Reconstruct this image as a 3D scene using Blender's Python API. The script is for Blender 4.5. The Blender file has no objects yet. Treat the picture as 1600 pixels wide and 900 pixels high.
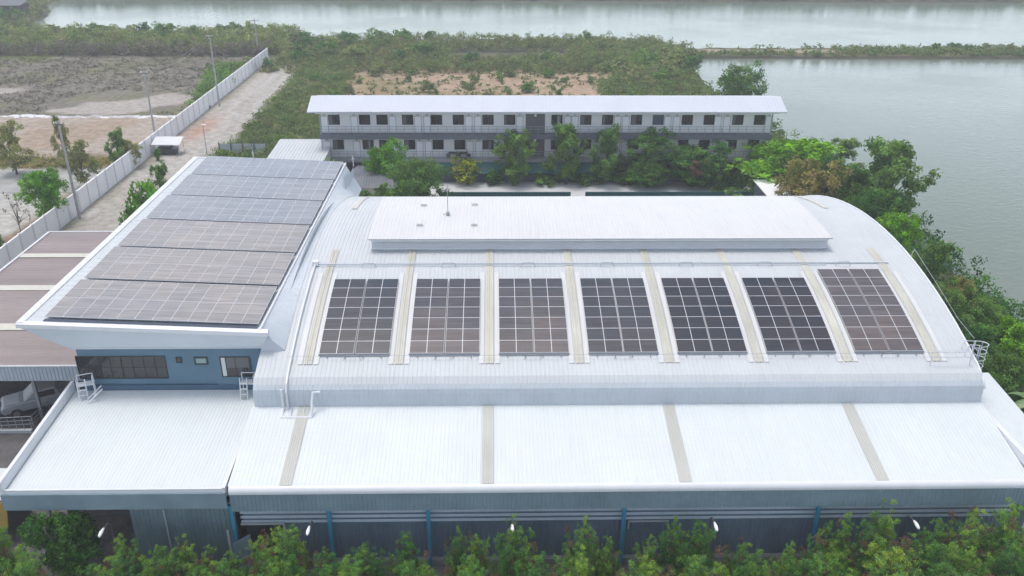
import bpy, math, random
import numpy as np
from mathutils import Vector, noise
R = math.radians
random.seed(7)
# ------------------------------------------------------------------ camera, sky, sun, exposure
scn = bpy.context.scene
CAM_H, PITCH, YAW, FPX = 34.0, 25.5, 1.35, 1339.0
cd = bpy.data.cameras.new('camera'); cam = bpy.data.objects.new('camera', cd)
scn.collection.objects.link(cam); scn.camera = cam
cam.location = (0, 0, CAM_H); ROLL = 0.37
from mathutils import Matrix
cam.rotation_euler = (Matrix.Rotation(R(-YAW), 3, 'Z') @ Matrix.Rotation(R(90 - PITCH), 3, 'X') @ Matrix.Rotation(R(ROLL), 3, 'Z')).to_euler()
cd.sensor_width = 36; cd.lens = FPX / 1600 * 36; cd.clip_start = 0.5; cd.clip_end = 6000
SUN_EL, SUN_AZ = 78, 300        # azimuth clockwise from +Y: almost overhead, slightly behind the buildings
w = bpy.data.worlds.new('World'); scn.world = w; w.use_nodes = True
nt = w.node_tree; bg = nt.nodes['Background']
sky = nt.nodes.new('ShaderNodeTexSky'); sky.sky_type = 'NISHITA'; sky.sun_disc = False
sky.sun_elevation = R(SUN_EL); sky.sun_rotation = R(SUN_AZ); sky.dust_density = 4; sky.air_density = 1.0; sky.ozone_density = 1.0
hs = nt.nodes.new('ShaderNodeHueSaturation'); hs.inputs['Saturation'].default_value = 0.66
nt.links.new(sky.outputs[0], hs.inputs['Color']); tc = nt.nodes.new('ShaderNodeTexCoord'); sz = nt.nodes.new('ShaderNodeSeparateXYZ'); nt.links.new(tc.outputs['Generated'], sz.inputs[0])
mr = nt.nodes.new('ShaderNodeMapRange'); mr.interpolation_type = 'SMOOTHSTEP'      # a bright overcast band low in the sky
mr.inputs['From Min'].default_value = .62; mr.inputs['From Max'].default_value = -.05; mr.inputs['To Min'].default_value = 1.0; mr.inputs['To Max'].default_value = 2.6
nt.links.new(sz.outputs['Z'], mr.inputs[0]); vs = nt.nodes.new('ShaderNodeVectorMath'); vs.operation = 'SCALE'
m2_ = nt.nodes.new('ShaderNodeMapRange'); m2_.interpolation_type = 'SMOOTHSTEP'; m2_.inputs['From Min'].default_value = .30; m2_.inputs['From Max'].default_value = .04
m2_.inputs['To Min'].default_value = 0; m2_.inputs['To Max'].default_value = 2.6; nt.links.new(sz.outputs['Z'], m2_.inputs[0])
ad_ = nt.nodes.new('ShaderNodeMath'); ad_.operation = 'ADD'; nt.links.new(mr.outputs[0], ad_.inputs[0]); nt.links.new(m2_.outputs[0], ad_.inputs[1])
nt.links.new(hs.outputs[0], vs.inputs[0]); nt.links.new(ad_.outputs[0], vs.inputs['Scale']); nt.links.new(vs.outputs[0], bg.inputs[0])
bg.inputs[1].default_value = 0.13
sd = bpy.data.lights.new('sun', 'SUN'); sd.energy = 1.1; sd.angle = R(16); sd.color = (1, 0.96, 0.9)
sun = bpy.data.objects.new('sun', sd); scn.collection.objects.link(sun)
sv = Vector((math.sin(R(SUN_AZ)) * math.cos(R(SUN_EL)), math.cos(R(SUN_AZ)) * math.cos(R(SUN_EL)), math.sin(R(SUN_EL))))
sun.rotation_euler = sv.to_track_quat('Z', 'Y').to_euler(); sun.location = (0, 0, 80)
scn.view_settings.view_transform = 'Standard'; scn.view_settings.look = 'None'
scn.view_settings.exposure = 0.38; scn.view_settings.gamma = 1.0
scn.render.engine = 'CYCLES'

# ------------------------------------------------------------------ helpers
COL = scn.collection
def at(px, py, z=0.0):
    """ground position (x, y) seen at a photo position for height z; used to read off where things stand"""
    u, v = px - 800, py - 450; cr, sr = math.cos(R(ROLL)), math.sin(R(ROLL))
    a = (u*cr + v*sr) / FPX; b = (-u*sr + v*cr) / FPX
    cp, sp = math.cos(R(PITCH)), math.sin(R(PITCH)); cy, sy = math.cos(R(YAW)), math.sin(R(YAW))
    d = (CAM_H - z) / (sp + b * cp); fw = d * (cp - b * sp); rt = a * d
    return rt * cy + fw * sy, -rt * sy + fw * cy
def top_at(py, y):
    return CAM_H - math.tan(R(PITCH) + math.atan((py - 450) / FPX)) * y
def xat(px, y, z):
    cp, sp = math.cos(R(PITCH)), math.sin(R(PITCH)); d = y * cp + (CAM_H - z) * sp
    return (px - 800) / FPX * d + y * math.sin(R(YAW))

def tag(o, label=None, cat=None, group=None, kind=None):
    if label: o['label'] = label
    if cat: o['category'] = cat
    if group: o['group'] = group
    if kind: o['kind'] = kind
    return o
def thing(name, label, cat, loc=(0, 0, 0), rz=0, group=None):
    o = bpy.data.objects.new(name, None); COL.objects.link(o); o.empty_display_size = 0.3
    o.location = loc; o.rotation_euler = (0, 0, rz)
    return tag(o, label, cat, group)
def top_of(o):
    while o.parent: o = o.parent
    return o
class MB:
    def __init__(s): s.v = []; s.f = []; s.m = []
    def quad(s, a, b, c, d, m=0):
        n = len(s.v); s.v += [a, b, c, d]; s.f.append((n, n+1, n+2, n+3)); s.m.append(m); return s
    def poly(s, pts, m=0):
        n = len(s.v); s.v += list(pts); s.f.append(tuple(range(n, n+len(pts)))); s.m.append(m); return s
    def box(s, x0, x1, y0, y1, z0, z1, m=0):
        n = len(s.v)
        s.v += [(x0,y0,z0),(x1,y0,z0),(x1,y1,z0),(x0,y1,z0),(x0,y0,z1),(x1,y0,z1),(x1,y1,z1),(x0,y1,z1)]
        for q in ((0,3,2,1),(4,5,6,7),(0,1,5,4),(1,2,6,5),(2,3,7,6),(3,0,4,7)):
            s.f.append(tuple(n+i for i in q)); s.m.append(m)
        return s
    def tube(s, pts, r, seg=6, m=0, cap=True):
        pts = [Vector(p) for p in pts]; rr = r if isinstance(r, (list, tuple)) else [r]*len(pts)
        n0 = len(s.v)
        for i, p in enumerate(pts):
            d = (pts[min(i+1, len(pts)-1)] - pts[max(i-1, 0)]).normalized()
            u = d.orthogonal().normalized() if abs(d.z) > .9 else d.cross(Vector((0,0,1))).normalized()
            v = d.cross(u)
            for k in range(seg):
                a = 2*math.pi*k/seg
                s.v.append(tuple(p + (u*math.cos(a) + v*math.sin(a))*rr[i]))
        for i in range(len(pts)-1):
            for k in range(seg):
                a = n0+i*seg+k; b = n0+i*seg+(k+1) % seg
                s.f.append((a, b, b+seg, a+seg)); s.m.append(m)
        if cap:
            s.f.append(tuple(n0+k for k in range(seg))[::-1]); s.m.append(m)
            e = n0+(len(pts)-1)*seg; s.f.append(tuple(e+k for k in range(seg))); s.m.append(m)
        return s
    def prism(s, prof, x0, x1, m=0, axis='x'):
        """profile of (y,z) extruded along x  (axis 'y': profile (x,z) along y)"""
        n = len(s.v); k = len(prof)
        for t in (x0, x1):
            for (a, b) in prof: s.v.append((t, a, b) if axis == 'x' else (a, t, b))
        for i in range(k):
            j = (i+1) % k; s.f.append((n+i, n+j, n+k+j, n+k+i)); s.m.append(m)
        s.f.append(tuple(n+i for i in range(k))[::-1]); s.m.append(m)
        s.f.append(tuple(n+k+i for i in range(k))); s.m.append(m)
        return s
    def build(s, name, mats, parent=None, smooth=False, local=False):
        me = bpy.data.meshes.new(name)
        off = Vector((0,0,0))
        if parent is not None and not local: off = top_of(parent).location
        me.from_pydata([(a[0]-off[0], a[1]-off[1], a[2]-off[2]) for a in s.v], [], s.f)
        mats = mats if isinstance(mats, (list, tuple)) else [mats]
        for m in mats: me.materials.append(m)
        if len(mats) > 1: me.polygons.foreach_set('material_index', s.m)
        if smooth: me.polygons.foreach_set('use_smooth', [True]*len(me.polygons))
        me.update()
        import bmesh
        bm = bmesh.new(); bm.from_mesh(me); bmesh.ops.recalc_face_normals(bm, faces=bm.faces); bm.to_mesh(me); bm.free()
        o = bpy.data.objects.new(name, me); COL.objects.link(o); o.parent = parent
        return o
def copy_tree(o, parent=None):
    c = o.copy(); COL.objects.link(c); c.parent = parent
    for ch in list(o.children): copy_tree(ch, c)
    return c
def sheet_x(mb, path, x0, x1, pitch=.33, h=.035, m=0, rib=.09):
    """profiled sheet: path is a (y, z) line, the ribs run along it and repeat along x"""
    xs = []; x = x0
    while x < x1 - pitch*.6:
        xs += [(x, 0), (x+pitch-rib, 0), (x+pitch-rib*.72, h), (x+pitch-rib*.28, h)]; x += pitch
    xs.append((x1, 0))
    nrm = []
    for i in range(len(path)):
        a = path[max(i-1, 0)]; b = path[min(i+1, len(path)-1)]
        d = Vector((b[0]-a[0], b[1]-a[1])).normalized(); nrm.append((-d.y, d.x))
    n0 = len(mb.v); k = len(xs)
    for (py, pz), (ny, nz) in zip(path, nrm):
        for (x, hh) in xs: mb.v.append((x, py+ny*hh, pz+nz*hh))
    for i in range(len(path)-1):
        for j in range(k-1):
            a = n0+i*k+j; mb.f.append((a, a+1, a+1+k, a+k)); mb.m.append(m)
    return mb
def sheet_y(mb, path, y0, y1, **kw):
    t = MB(); sheet_x(t, path, y0, y1, **kw)
    n = len(mb.v); mb.v += [(b, a, c) for (a, b, c) in t.v]; mb.f += [tuple(n+i for i in f[::-1]) for f in t.f]; mb.m += t.m
    return mb

# ------------------------------------------------------------------ materials
def mat(name, col, rough=.6, metal=0, spec=.5, noise_amt=0, nscale=3, stretch=(1,1,1), bump=0, bscale=20, col2=None, streak=0):
    m = bpy.data.materials.new(name); m.use_nodes = True; t = m.node_tree; b = t.nodes['Principled BSDF']
    b.inputs['Base Color'].default_value = (*col, 1); b.inputs['Roughness'].default_value = rough
    b.inputs['Metallic'].default_value = metal; b.inputs['Specular IOR Level'].default_value = spec
    if noise_amt or col2:
        g = t.nodes.new('ShaderNodeTexCoord'); mp = t.nodes.new('ShaderNodeMapping'); mp.inputs['Scale'].default_value = stretch
        n = t.nodes.new('ShaderNodeTexNoise'); n.inputs['Scale'].default_value = nscale; n.inputs['Detail'].default_value = 6; n.inputs['Roughness'].default_value = .62
        r = t.nodes.new('ShaderNodeMapRange'); r.inputs['From Min'].default_value = .3; r.inputs['From Max'].default_value = .7
        mx = t.nodes.new('ShaderNodeMix'); mx.data_type = 'RGBA'
        c2 = col2 or tuple(c*(1-noise_amt) for c in col); c1 = col if col2 else tuple(min(1, c*(1+noise_amt*.4)) for c in col)
        mx.inputs[6].default_value = (*c1, 1); mx.inputs[7].default_value = (*c2, 1)
        t.links.new(g.outputs['Object'], mp.inputs[0]); t.links.new(mp.outputs[0], n.inputs['Vector'])
        t.links.new(n.outputs[0], r.inputs[0]); t.links.new(r.outputs[0], mx.inputs[0]); 
        out = mx.outputs[2]
        if streak:
            mp2 = t.nodes.new('ShaderNodeMapping'); mp2.inputs['Scale'].default_value = (2.6, .22, .5)
            n2 = t.nodes.new('ShaderNodeTexNoise'); n2.inputs['Scale'].default_value = 1.3; n2.inputs['Detail'].default_value = 5
            r2 = t.nodes.new('ShaderNodeMapRange'); r2.inputs['From Min'].default_value = .5; r2.inputs['From Max'].default_value = .75
            r2.inputs['To Max'].default_value = streak
            m2 = t.nodes.new('ShaderNodeMix'); m2.data_type = 'RGBA'; m2.inputs[7].default_value = (.42, .40, .36, 1)
            t.links.new(g.outputs['Object'], mp2.inputs[0]); t.links.new(mp2.outputs[0], n2.inputs['Vector']); t.links.new(n2.outputs[0], r2.inputs[0])
            t.links.new(r2.outputs[0], m2.inputs[0]); t.links.new(out, m2.inputs[6]); out = m2.outputs[2]
        t.links.new(out, b.inputs['Base Color'])
    if bump:
        g2 = t.nodes.new('ShaderNodeTexCoord')
        n = t.nodes.new('ShaderNodeTexNoise'); n.inputs['Scale'].default_value = bscale; n.inputs['Detail'].default_value = 4
        bp = t.nodes.new('ShaderNodeBump'); bp.inputs['Strength'].default_value = bump; bp.inputs['Distance'].default_value = .05
        t.links.new(g2.outputs['Object'], n.inputs['Vector']); t.links.new(n.outputs[0], bp.inputs['Height']); t.links.new(bp.outputs[0], b.inputs['Normal'])
    return m
M = {}
M['roof'] = mat('white_sheet_roof', (.565, .615, .64), .45, noise_amt=.06, nscale=.35, streak=.15)
M['roof_vent'] = mat('ridge_vent_roof', (.62, .63, .64), .5, noise_amt=.05, nscale=.3, streak=.12)
M['roof_old'] = mat('weathered_white_roof', (.54, .575, .60), .55, noise_amt=.06, nscale=.3, streak=.18)
M['roof_front'] = mat('fresh_white_roof', (.63, .68, .70), .45, noise_amt=.05, nscale=.25, streak=.12)
M['trim'] = mat('white_trim', (.69, .71, .74), .4, noise_amt=.06, nscale=1)
M['sidewall'] = mat('pale_grey_sheet', (.52, .57, .62), .5, noise_amt=.08, nscale=.6)
M['fascia'] = mat('blue_grey_sheet', (.21, .295, .35), .5, noise_amt=.2, nscale=.5)
M['frontwall'] = mat('slate_blue_sheet', (.17, .235, .32), .5, noise_amt=.2, nscale=.5)
M['louvre'] = mat('louvre_sheet', (.50, .58, .66), .45, noise_amt=.1)
M['louvre_pale'] = mat('pale_louvre_sheet', (.52, .58, .64), .45, noise_amt=.1)
M['skylight'] = mat('fibreglass_skylight', (.49, .50, .465), .5, noise_amt=.12, nscale=.8, stretch=(1,.3,1))
M['skylight2'] = mat('yellowed_skylight', (.56, .555, .49), .5, noise_amt=.2, nscale=.8, stretch=(1,.3,1))
M['skylight3'] = mat('faded_skylight', (.60, .60, .55), .5, noise_amt=.1)
M['bluewall'] = mat('blue_painted_wall', (.105, .20, .275), .6, noise_amt=.12, nscale=.7)
M['bluewall_dark'] = mat('blue_painted_wall_joint', (.06, .12, .19), .6)
M['soffit'] = mat('pale_fascia', (.58, .64, .68), .6, noise_amt=.07, nscale=.4)
M['downpipe'] = mat('cyan_painted_steel', (.04, .29, .46), .45)
M['frame'] = mat('dark_window_frame', (.03, .032, .035), .4)
M['glass'] = mat('dark_window_glass', (.018, .022, .026), .08, spec=.8, noise_amt=.4, nscale=1.5)
M['glass_blue'] = mat('bluish_window_glass', (.05, .08, .13), .08, spec=.8)
M['glass_pale'] = mat('frosted_window_glass', (.25, .36, .36), .3)
M['blind'] = mat('grey_blind', (.14, .14, .15), .7)
M['dimcurtain'] = mat('dim_curtain', (.22, .24, .27), .8)
M['curtain'] = mat('white_curtain', (.6, .63, .64), .7)
M['galv'] = mat('galvanised_steel', (.62, .66, .70), .4, metal=.3)
M['padgrey'] = mat('pad_grey', (.55, .56, .58), .5)
M['steel'] = mat('dull_steel', (.33, .36, .38), .5, metal=.4)
M['dark'] = mat('dark_interior', (.03, .032, .035), .8)
M['maroon'] = mat('faded_maroon_roof', (.265, .22, .215), .5, noise_amt=.25, nscale=.25, stretch=(.4,2,1))
M['cream_strip'] = mat('cream_skylight', (.58, .57, .50), .5, noise_amt=.1)
M['dormwall'] = mat('dorm_wall', (.78, .78, .79), .7, noise_amt=.04, nscale=.6)
M['dormroof'] = mat('dorm_roof', (.56, .60, .67), .4, noise_amt=.05, nscale=.2)
M['slab'] = mat('slate_slab_edge', (.13, .15, .18), .7, noise_amt=.15)
M['lowrail'] = mat('pale_parapet', (.33, .34, .36), .7, noise_amt=.15)
M['door'] = mat('white_door', (.84, .85, .88), .5)
M['teal'] = mat('teal_awning', (.012, .12, .125), .6, noise_amt=.2)
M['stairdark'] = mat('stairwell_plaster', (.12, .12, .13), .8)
M['whitepaint'] = mat('white_paint', (.8, .8, .8), .4)
M['lampwhite'] = mat('lamp_shell', (.88, .88, .88), .4)
M['paving'] = mat('pale_paving', (.58, .59, .61), .8, noise_amt=.1, nscale=.3)
M['concrete'] = mat('concrete', (.36, .36, .35), .85, noise_amt=.25, nscale=.4, bump=.3, bscale=6)
M['concwall'] = mat('precast_fence', (.84, .84, .86), .8, noise_amt=.10, nscale=.35, bump=.2, bscale=5)
M['fencepost'] = mat('fence_post', (.68, .68, .71), .8, noise_amt=.12, nscale=.6)
M['pole'] = mat('concrete_pole', (.42, .41, .42), .8, noise_amt=.2)
M['poledark'] = mat('pole_fitting', (.08, .08, .09), .6)
M['cable'] = mat('cable_black', (.03, .03, .03), .6)
M['yellow'] = mat('ochre_sheet', (.42, .30, .06), .6, noise_amt=.2)
M['carpaint'] = mat('silver_car_paint', (.42, .44, .46), .3, metal=.3)
M['carwhite'] = mat('white_car_paint', (.7, .72, .74), .3)
M['tyre'] = mat('tyre', (.02, .02, .02), .8)
M['rim'] = mat('wheel_rim', (.3, .3, .32), .4, metal=.6)
M['headlight'] = mat('headlight_glass', (.6, .62, .65), .15)
M['greyroof'] = mat('grey_sheet_roof', (.15, .17, .20), .5, noise_amt=.4, nscale=.5)
M['timber'] = mat('old_timber', (.12, .09, .07), .8, noise_amt=.3)
M['plastic'] = mat('white_plastic_sheeting', (.72, .73, .76), .5, noise_amt=.2, bump=.6, bscale=3)
M['bluetarp'] = mat('blue_tarp', (.05, .16, .38), .5, noise_amt=.2)

def panel_mat(name, c1, c2, rough, across, along, line, vary=.55, drift=.13):
    m = bpy.data.materials.new(name); m.use_nodes = True; t = m.node_tree; b = t.nodes['Principled BSDF']
    b.inputs['Roughness'].default_value = rough; b.inputs['Specular IOR Level'].default_value = .6
    oi = t.nodes.new('ShaderNodeObjectInfo'); g = t.nodes.new('ShaderNodeTexCoord'); sx = t.nodes.new('ShaderNodeSeparateXYZ')
    t.links.new(g.outputs['Object'], sx.inputs[0])
    mx = t.nodes.new('ShaderNodeMix'); mx.data_type = 'RGBA'; mx.inputs[6].default_value = (*c1, 1); mx.inputs[7].default_value = (*c2, 1)
    # slow drift over the roof plus a per-module difference
    geo = t.nodes.new('ShaderNodeNewGeometry'); n = t.nodes.new('ShaderNodeTexNoise'); n.inputs['Scale'].default_value = drift; n.inputs['Detail'].default_value = 2
    t.links.new(geo.outputs['Position'], n.inputs['Vector'])
    a = t.nodes.new('ShaderNodeMath'); a.operation = 'MULTIPLY_ADD'; a.inputs[1].default_value = vary; t.links.new(oi.outputs['Random'], a.inputs[0])
    s2 = t.nodes.new('ShaderNodeMapRange'); s2.inputs['From Min'].default_value = .33; s2.inputs['From Max'].default_value = .67; s2.inputs['To Min'].default_value = -.15; s2.inputs['To Max'].default_value = .6
    t.links.new(n.outputs[0], s2.inputs[0]); t.links.new(s2.outputs[0], a.inputs[2])
    cl = t.nodes.new('ShaderNodeClamp'); t.links.new(a.outputs[0], cl.inputs[0]); t.links.new(cl.outputs[0], mx.inputs[0])
    def grid(src, k, wdt):
        q = t.nodes.new('ShaderNodeMath'); q.operation = 'MULTIPLY'; q.inputs[1].default_value = k; t.links.new(src, q.inputs[0])
        f = t.nodes.new('ShaderNodeMath'); f.operation = 'FRACT'; t.links.new(q.outputs[0], f.inputs[0])
        l = t.nodes.new('ShaderNodeMath'); l.operation = 'LESS_THAN'; l.inputs[1].default_value = wdt; t.links.new(f.outputs[0], l.inputs[0]); return l
    g1 = grid(sx.outputs['X'], across, .07); g2 = grid(sx.outputs['Y'], along, .07)
    mxx = t.nodes.new('ShaderNodeMath'); mxx.operation = 'MAXIMUM'; t.links.new(g1.outputs[0], mxx.inputs[0]); t.links.new(g2.outputs[0], mxx.inputs[1])
    ml = t.nodes.new('ShaderNodeMath'); ml.operation = 'MULTIPLY'; ml.inputs[1].default_value = .5; t.links.new(mxx.outputs[0], ml.inputs[0])
    m3 = t.nodes.new('ShaderNodeMix'); m3.data_type = 'RGBA'; m3.inputs[7].default_value = (*line, 1)
    t.links.new(ml.outputs[0], m3.inputs[0]); t.links.new(mx.outputs[2], m3.inputs[6])
    # horizontal streaks of dust
    mp = t.nodes.new('ShaderNodeMapping'); mp.inputs['Scale'].default_value = (.5, 7, 1); t.links.new(geo.outputs['Position'], mp.inputs[0])
    n2 = t.nodes.new('ShaderNodeTexNoise'); n2.inputs['Scale'].default_value = .8; n2.inputs['Detail'].default_value = 4; t.links.new(mp.outputs[0], n2.inputs['Vector'])
    rr = t.nodes.new('ShaderNodeMapRange'); rr.inputs['From Min'].default_value = .35; rr.inputs['From Max'].default_value = .7; rr.inputs['To Min'].default_value = .78; rr.inputs['To Max'].default_value = 1.22
    t.links.new(n2.outputs[0], rr.inputs[0])
    vm = t.nodes.new('ShaderNodeVectorMath'); vm.operation = 'SCALE'; t.links.new(m3.outputs[2], vm.inputs[0]); t.links.new(rr.outputs[0], vm.inputs['Scale'])
    t.links.new(vm.outputs[0], b.inputs['Base Color'])
    return m
M['pv_hall'] = panel_mat('solar_glass_dark', (.026, .034, .05), (.10, .078, .074), .16, 6.1, 6.1, (.12, .13, .15), .4, .11)
M['pv_office_far'] = panel_mat('solar_glass_blue_reflection', (.23, .26, .30), (.31, .305, .315), .22, 6.1, 6.1, (.26, .27, .29), .25, .06)  # bluish, pale sky reflection of the far rows painted into the glass colour
M['pv_office'] = panel_mat('solar_glass_brown_reflection', (.21, .22, .25), (.36, .325, .30), .22, 6.1, 6.1, (.24, .24, .25), .22, .05)  # brown reflection on the near rows painted into the base colour
for k_, a_, c_ in (('grey', (.03, .042, .058), (.075, .065, .07)), ('brown', (.055, .06, .075), (.15, .12, .115)), ('black', (.015, .023, .036), (.055, .045, .048))):
    M['pv_'+k_] = panel_mat('solar_glass_'+k_, a_, c_, .16, 6.1, 6.1, tuple(q*1.8+.03 for q in a_), .4, .11)
M['pv_frame'] = mat('aluminium_frame', (.62, .63, .66), .4, metal=.1)
M['gap_shade'] = mat('painted_gap_shade', (.06, .08, .12), .6)  # dark tone painted for the shadow and rail side between panel rows
M['pv_rail'] = mat('mounting_rail', (.30, .33, .37), .5, metal=.3)

def water_mat():
    m = bpy.data.materials.new('pond_water'); m.use_nodes = True; t = m.node_tree; b = t.nodes['Principled BSDF']
    b.inputs['Base Color'].default_value = (.15, .19, .15, 1); b.inputs['Roughness'].default_value = .12; b.inputs['IOR'].default_value = 1.33
    g = t.nodes.new('ShaderNodeNewGeometry')
    def nz(s, det, sc):
        mp = t.nodes.new('ShaderNodeMapping'); mp.inputs['Scale'].default_value = s; mp.inputs['Rotation'].default_value = (0, 0, .5)
        n = t.nodes.new('ShaderNodeTexNoise'); n.inputs['Scale'].default_value = sc; n.inputs['Detail'].default_value = det
        t.links.new(g.outputs['Position'], mp.inputs[0]); t.links.new(mp.outputs[0], n.inputs['Vector']); return n
    a = nz((1, 2.2, 1), 3, 1.1); c = nz((1, 1.6, 1), 2, .03)
    bp = t.nodes.new('ShaderNodeBump'); bp.inputs['Strength'].default_value = .32; bp.inputs['Distance'].default_value = .12
    t.links.new(a.outputs[0], bp.inputs['Height']); t.links.new(bp.outputs[0], b.inputs['Normal'])
    r = t.nodes.new('ShaderNodeMapRange'); r.inputs['From Min'].default_value = .35; r.inputs['From Max'].default_value = .65
    r.inputs['To Min'].default_value = .07; r.inputs['To Max'].default_value = .2
    t.links.new(c.outputs[0], r.inputs[0]); t.links.new(r.outputs[0], b.inputs['Roughness'])
    return m
M['water'] = water_mat()

def ground_mat():
    m = bpy.data.materials.new('ground_cover'); m.use_nodes = True; t = m.node_tree; b = t.nodes['Principled BSDF']
    b.inputs['Roughness'].default_value = .95; b.inputs['Specular IOR Level'].default_value = .1
    v = t.nodes.new('ShaderNodeVertexColor'); v.layer_name = 'soil'
    g = t.nodes.new('ShaderNodeNewGeometry')
    n = t.nodes.new('ShaderNodeTexNoise'); n.inputs['Scale'].default_value = .9; n.inputs['Detail'].default_value = 8; n.inputs['Roughness'].default_value = .7
    t.links.new(g.outputs['Position'], n.inputs['Vector'])
    r = t.nodes.new('ShaderNodeMapRange'); r.inputs['From Min'].default_value = .3; r.inputs['From Max'].default_value = .7; r.inputs['To Min'].default_value = .62; r.inputs['To Max'].default_value = 1.35
    t.links.new(n.outputs[0], r.inputs[0])
    s = t.nodes.new('ShaderNodeVectorMath'); s.operation = 'SCALE'; t.links.new(v.outputs[0], s.inputs[0]); t.links.new(r.outputs[0], s.inputs['Scale'])
    t.links.new(s.outputs[0], b.inputs['Base Color'])
    bp = t.nodes.new('ShaderNodeBump'); bp.inputs['Strength'].default_value = .5; bp.inputs['Distance'].default_value = .3
    t.links.new(n.outputs[0], bp.inputs['Height']); t.links.new(bp.outputs[0], b.inputs['Normal'])
    return m
M['ground'] = ground_mat()

def leaf_mat(name, trans=.42):
    m = bpy.data.materials.new(name); m.use_nodes = True; t = m.node_tree
    for n in list(t.nodes): t.nodes.remove(n)
    out = t.nodes.new('ShaderNodeOutputMaterial'); v = t.nodes.new('ShaderNodeVertexColor'); v.layer_name = 'tint'
    oi = t.nodes.new('ShaderNodeObjectInfo'); h = t.nodes.new('ShaderNodeHueSaturation')
    r1 = t.nodes.new('ShaderNodeMapRange'); r1.inputs['To Min'].default_value = .482; r1.inputs['To Max'].default_value = .512; t.links.new(oi.outputs['Random'], r1.inputs[0])
    r2 = t.nodes.new('ShaderNodeMapRange'); r2.inputs['To Min'].default_value = 1.2; r2.inputs['To Max'].default_value = .82; t.links.new(oi.outputs['Random'], r2.inputs[0])
    t.links.new(r1.outputs[0], h.inputs['Hue']); t.links.new(r2.outputs[0], h.inputs['Value']); t.links.new(v.outputs[0], h.inputs['Color']); h.inputs['Saturation'].default_value = 1.12
    d = t.nodes.new('ShaderNodeBsdfDiffuse'); tr = t.nodes.new('ShaderNodeBsdfTranslucent'); mx = t.nodes.new('ShaderNodeMixShader'); mx.inputs[0].default_value = trans
    t.links.new(h.outputs[0], d.inputs[0]); t.links.new(h.outputs[0], tr.inputs[0])
    t.links.new(d.outputs[0], mx.inputs[1]); t.links.new(tr.outputs[0], mx.inputs[2]); t.links.new(mx.outputs[0], out.inputs[0])
    return m
M['leaf'] = leaf_mat('foliage')
M['bark'] = mat('bark', (.13, .105, .085), .9, noise_amt=.3, nscale=3)

# ------------------------------------------------------------------ ground, water
rng = np.random.default_rng(11)
def lattice(seed):
    r = np.random.default_rng(seed); tab = r.random((256, 256))
    def f(x, y, s):
        x = np.asarray(x)*s; y = np.asarray(y)*s; xi = np.floor(x).astype(int); yi = np.floor(y).astype(int); fx = x-xi; fy = y-yi
        fx = fx*fx*(3-2*fx); fy = fy*fy*(3-2*fy)
        g = lambda i, j: tab[i % 256, j % 256]
        return (g(xi, yi)*(1-fx)+g(xi+1, yi)*fx)*(1-fy)+(g(xi, yi+1)*(1-fx)+g(xi+1, yi+1)*fx)*fy
    return lambda x, y, s: (f(x, y, s)*.55+f(x, y, s*2.3)*.28+f(x, y, s*5.1)*.17)
N1, N2, N3 = lattice(1), lattice(2), lattice(3)
def sstep(a, b, x): t = np.clip((x-a)/(b-a), 0, 1); return t*t*(3-2*t)
def land_height(x, y):
    """signed 'landness' in metres from the waterline"""
    w1 = (N1(x, y, .06)-.5)*9; w2 = (N2(x, y, .15)-.5)*3.0
    east = 44.5 - 4.8*sstep(116, 136, y) - x + w2*.8 + w1*.2                              # shore of the near pond, on the right
    north = np.where(x < 45, 207 - y + w1*.6, 196.5 - y + w2*.6)
    main = np.minimum(np.where(x < 20, 1e3, east), north)
    levee = np.minimum(np.minimum(y-186.2+w2*.35, 196.5-y+w2*.35), x-30)
    west = -112 - x + w1*1.2 + (y-215)*-.35
    far = y-281+w2*.7
    chan = -np.minimum(np.minimum(y-189.5, 192.5-y), np.minimum(x+9, 16-x))   # slim ditch behind the scrub
    h = np.maximum(np.maximum(main, levee), np.maximum(west, far))
    h = np.where(y > 450, 50, h); return np.minimum(h, np.where(y < 215, chan+0.0, 1e3))
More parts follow.
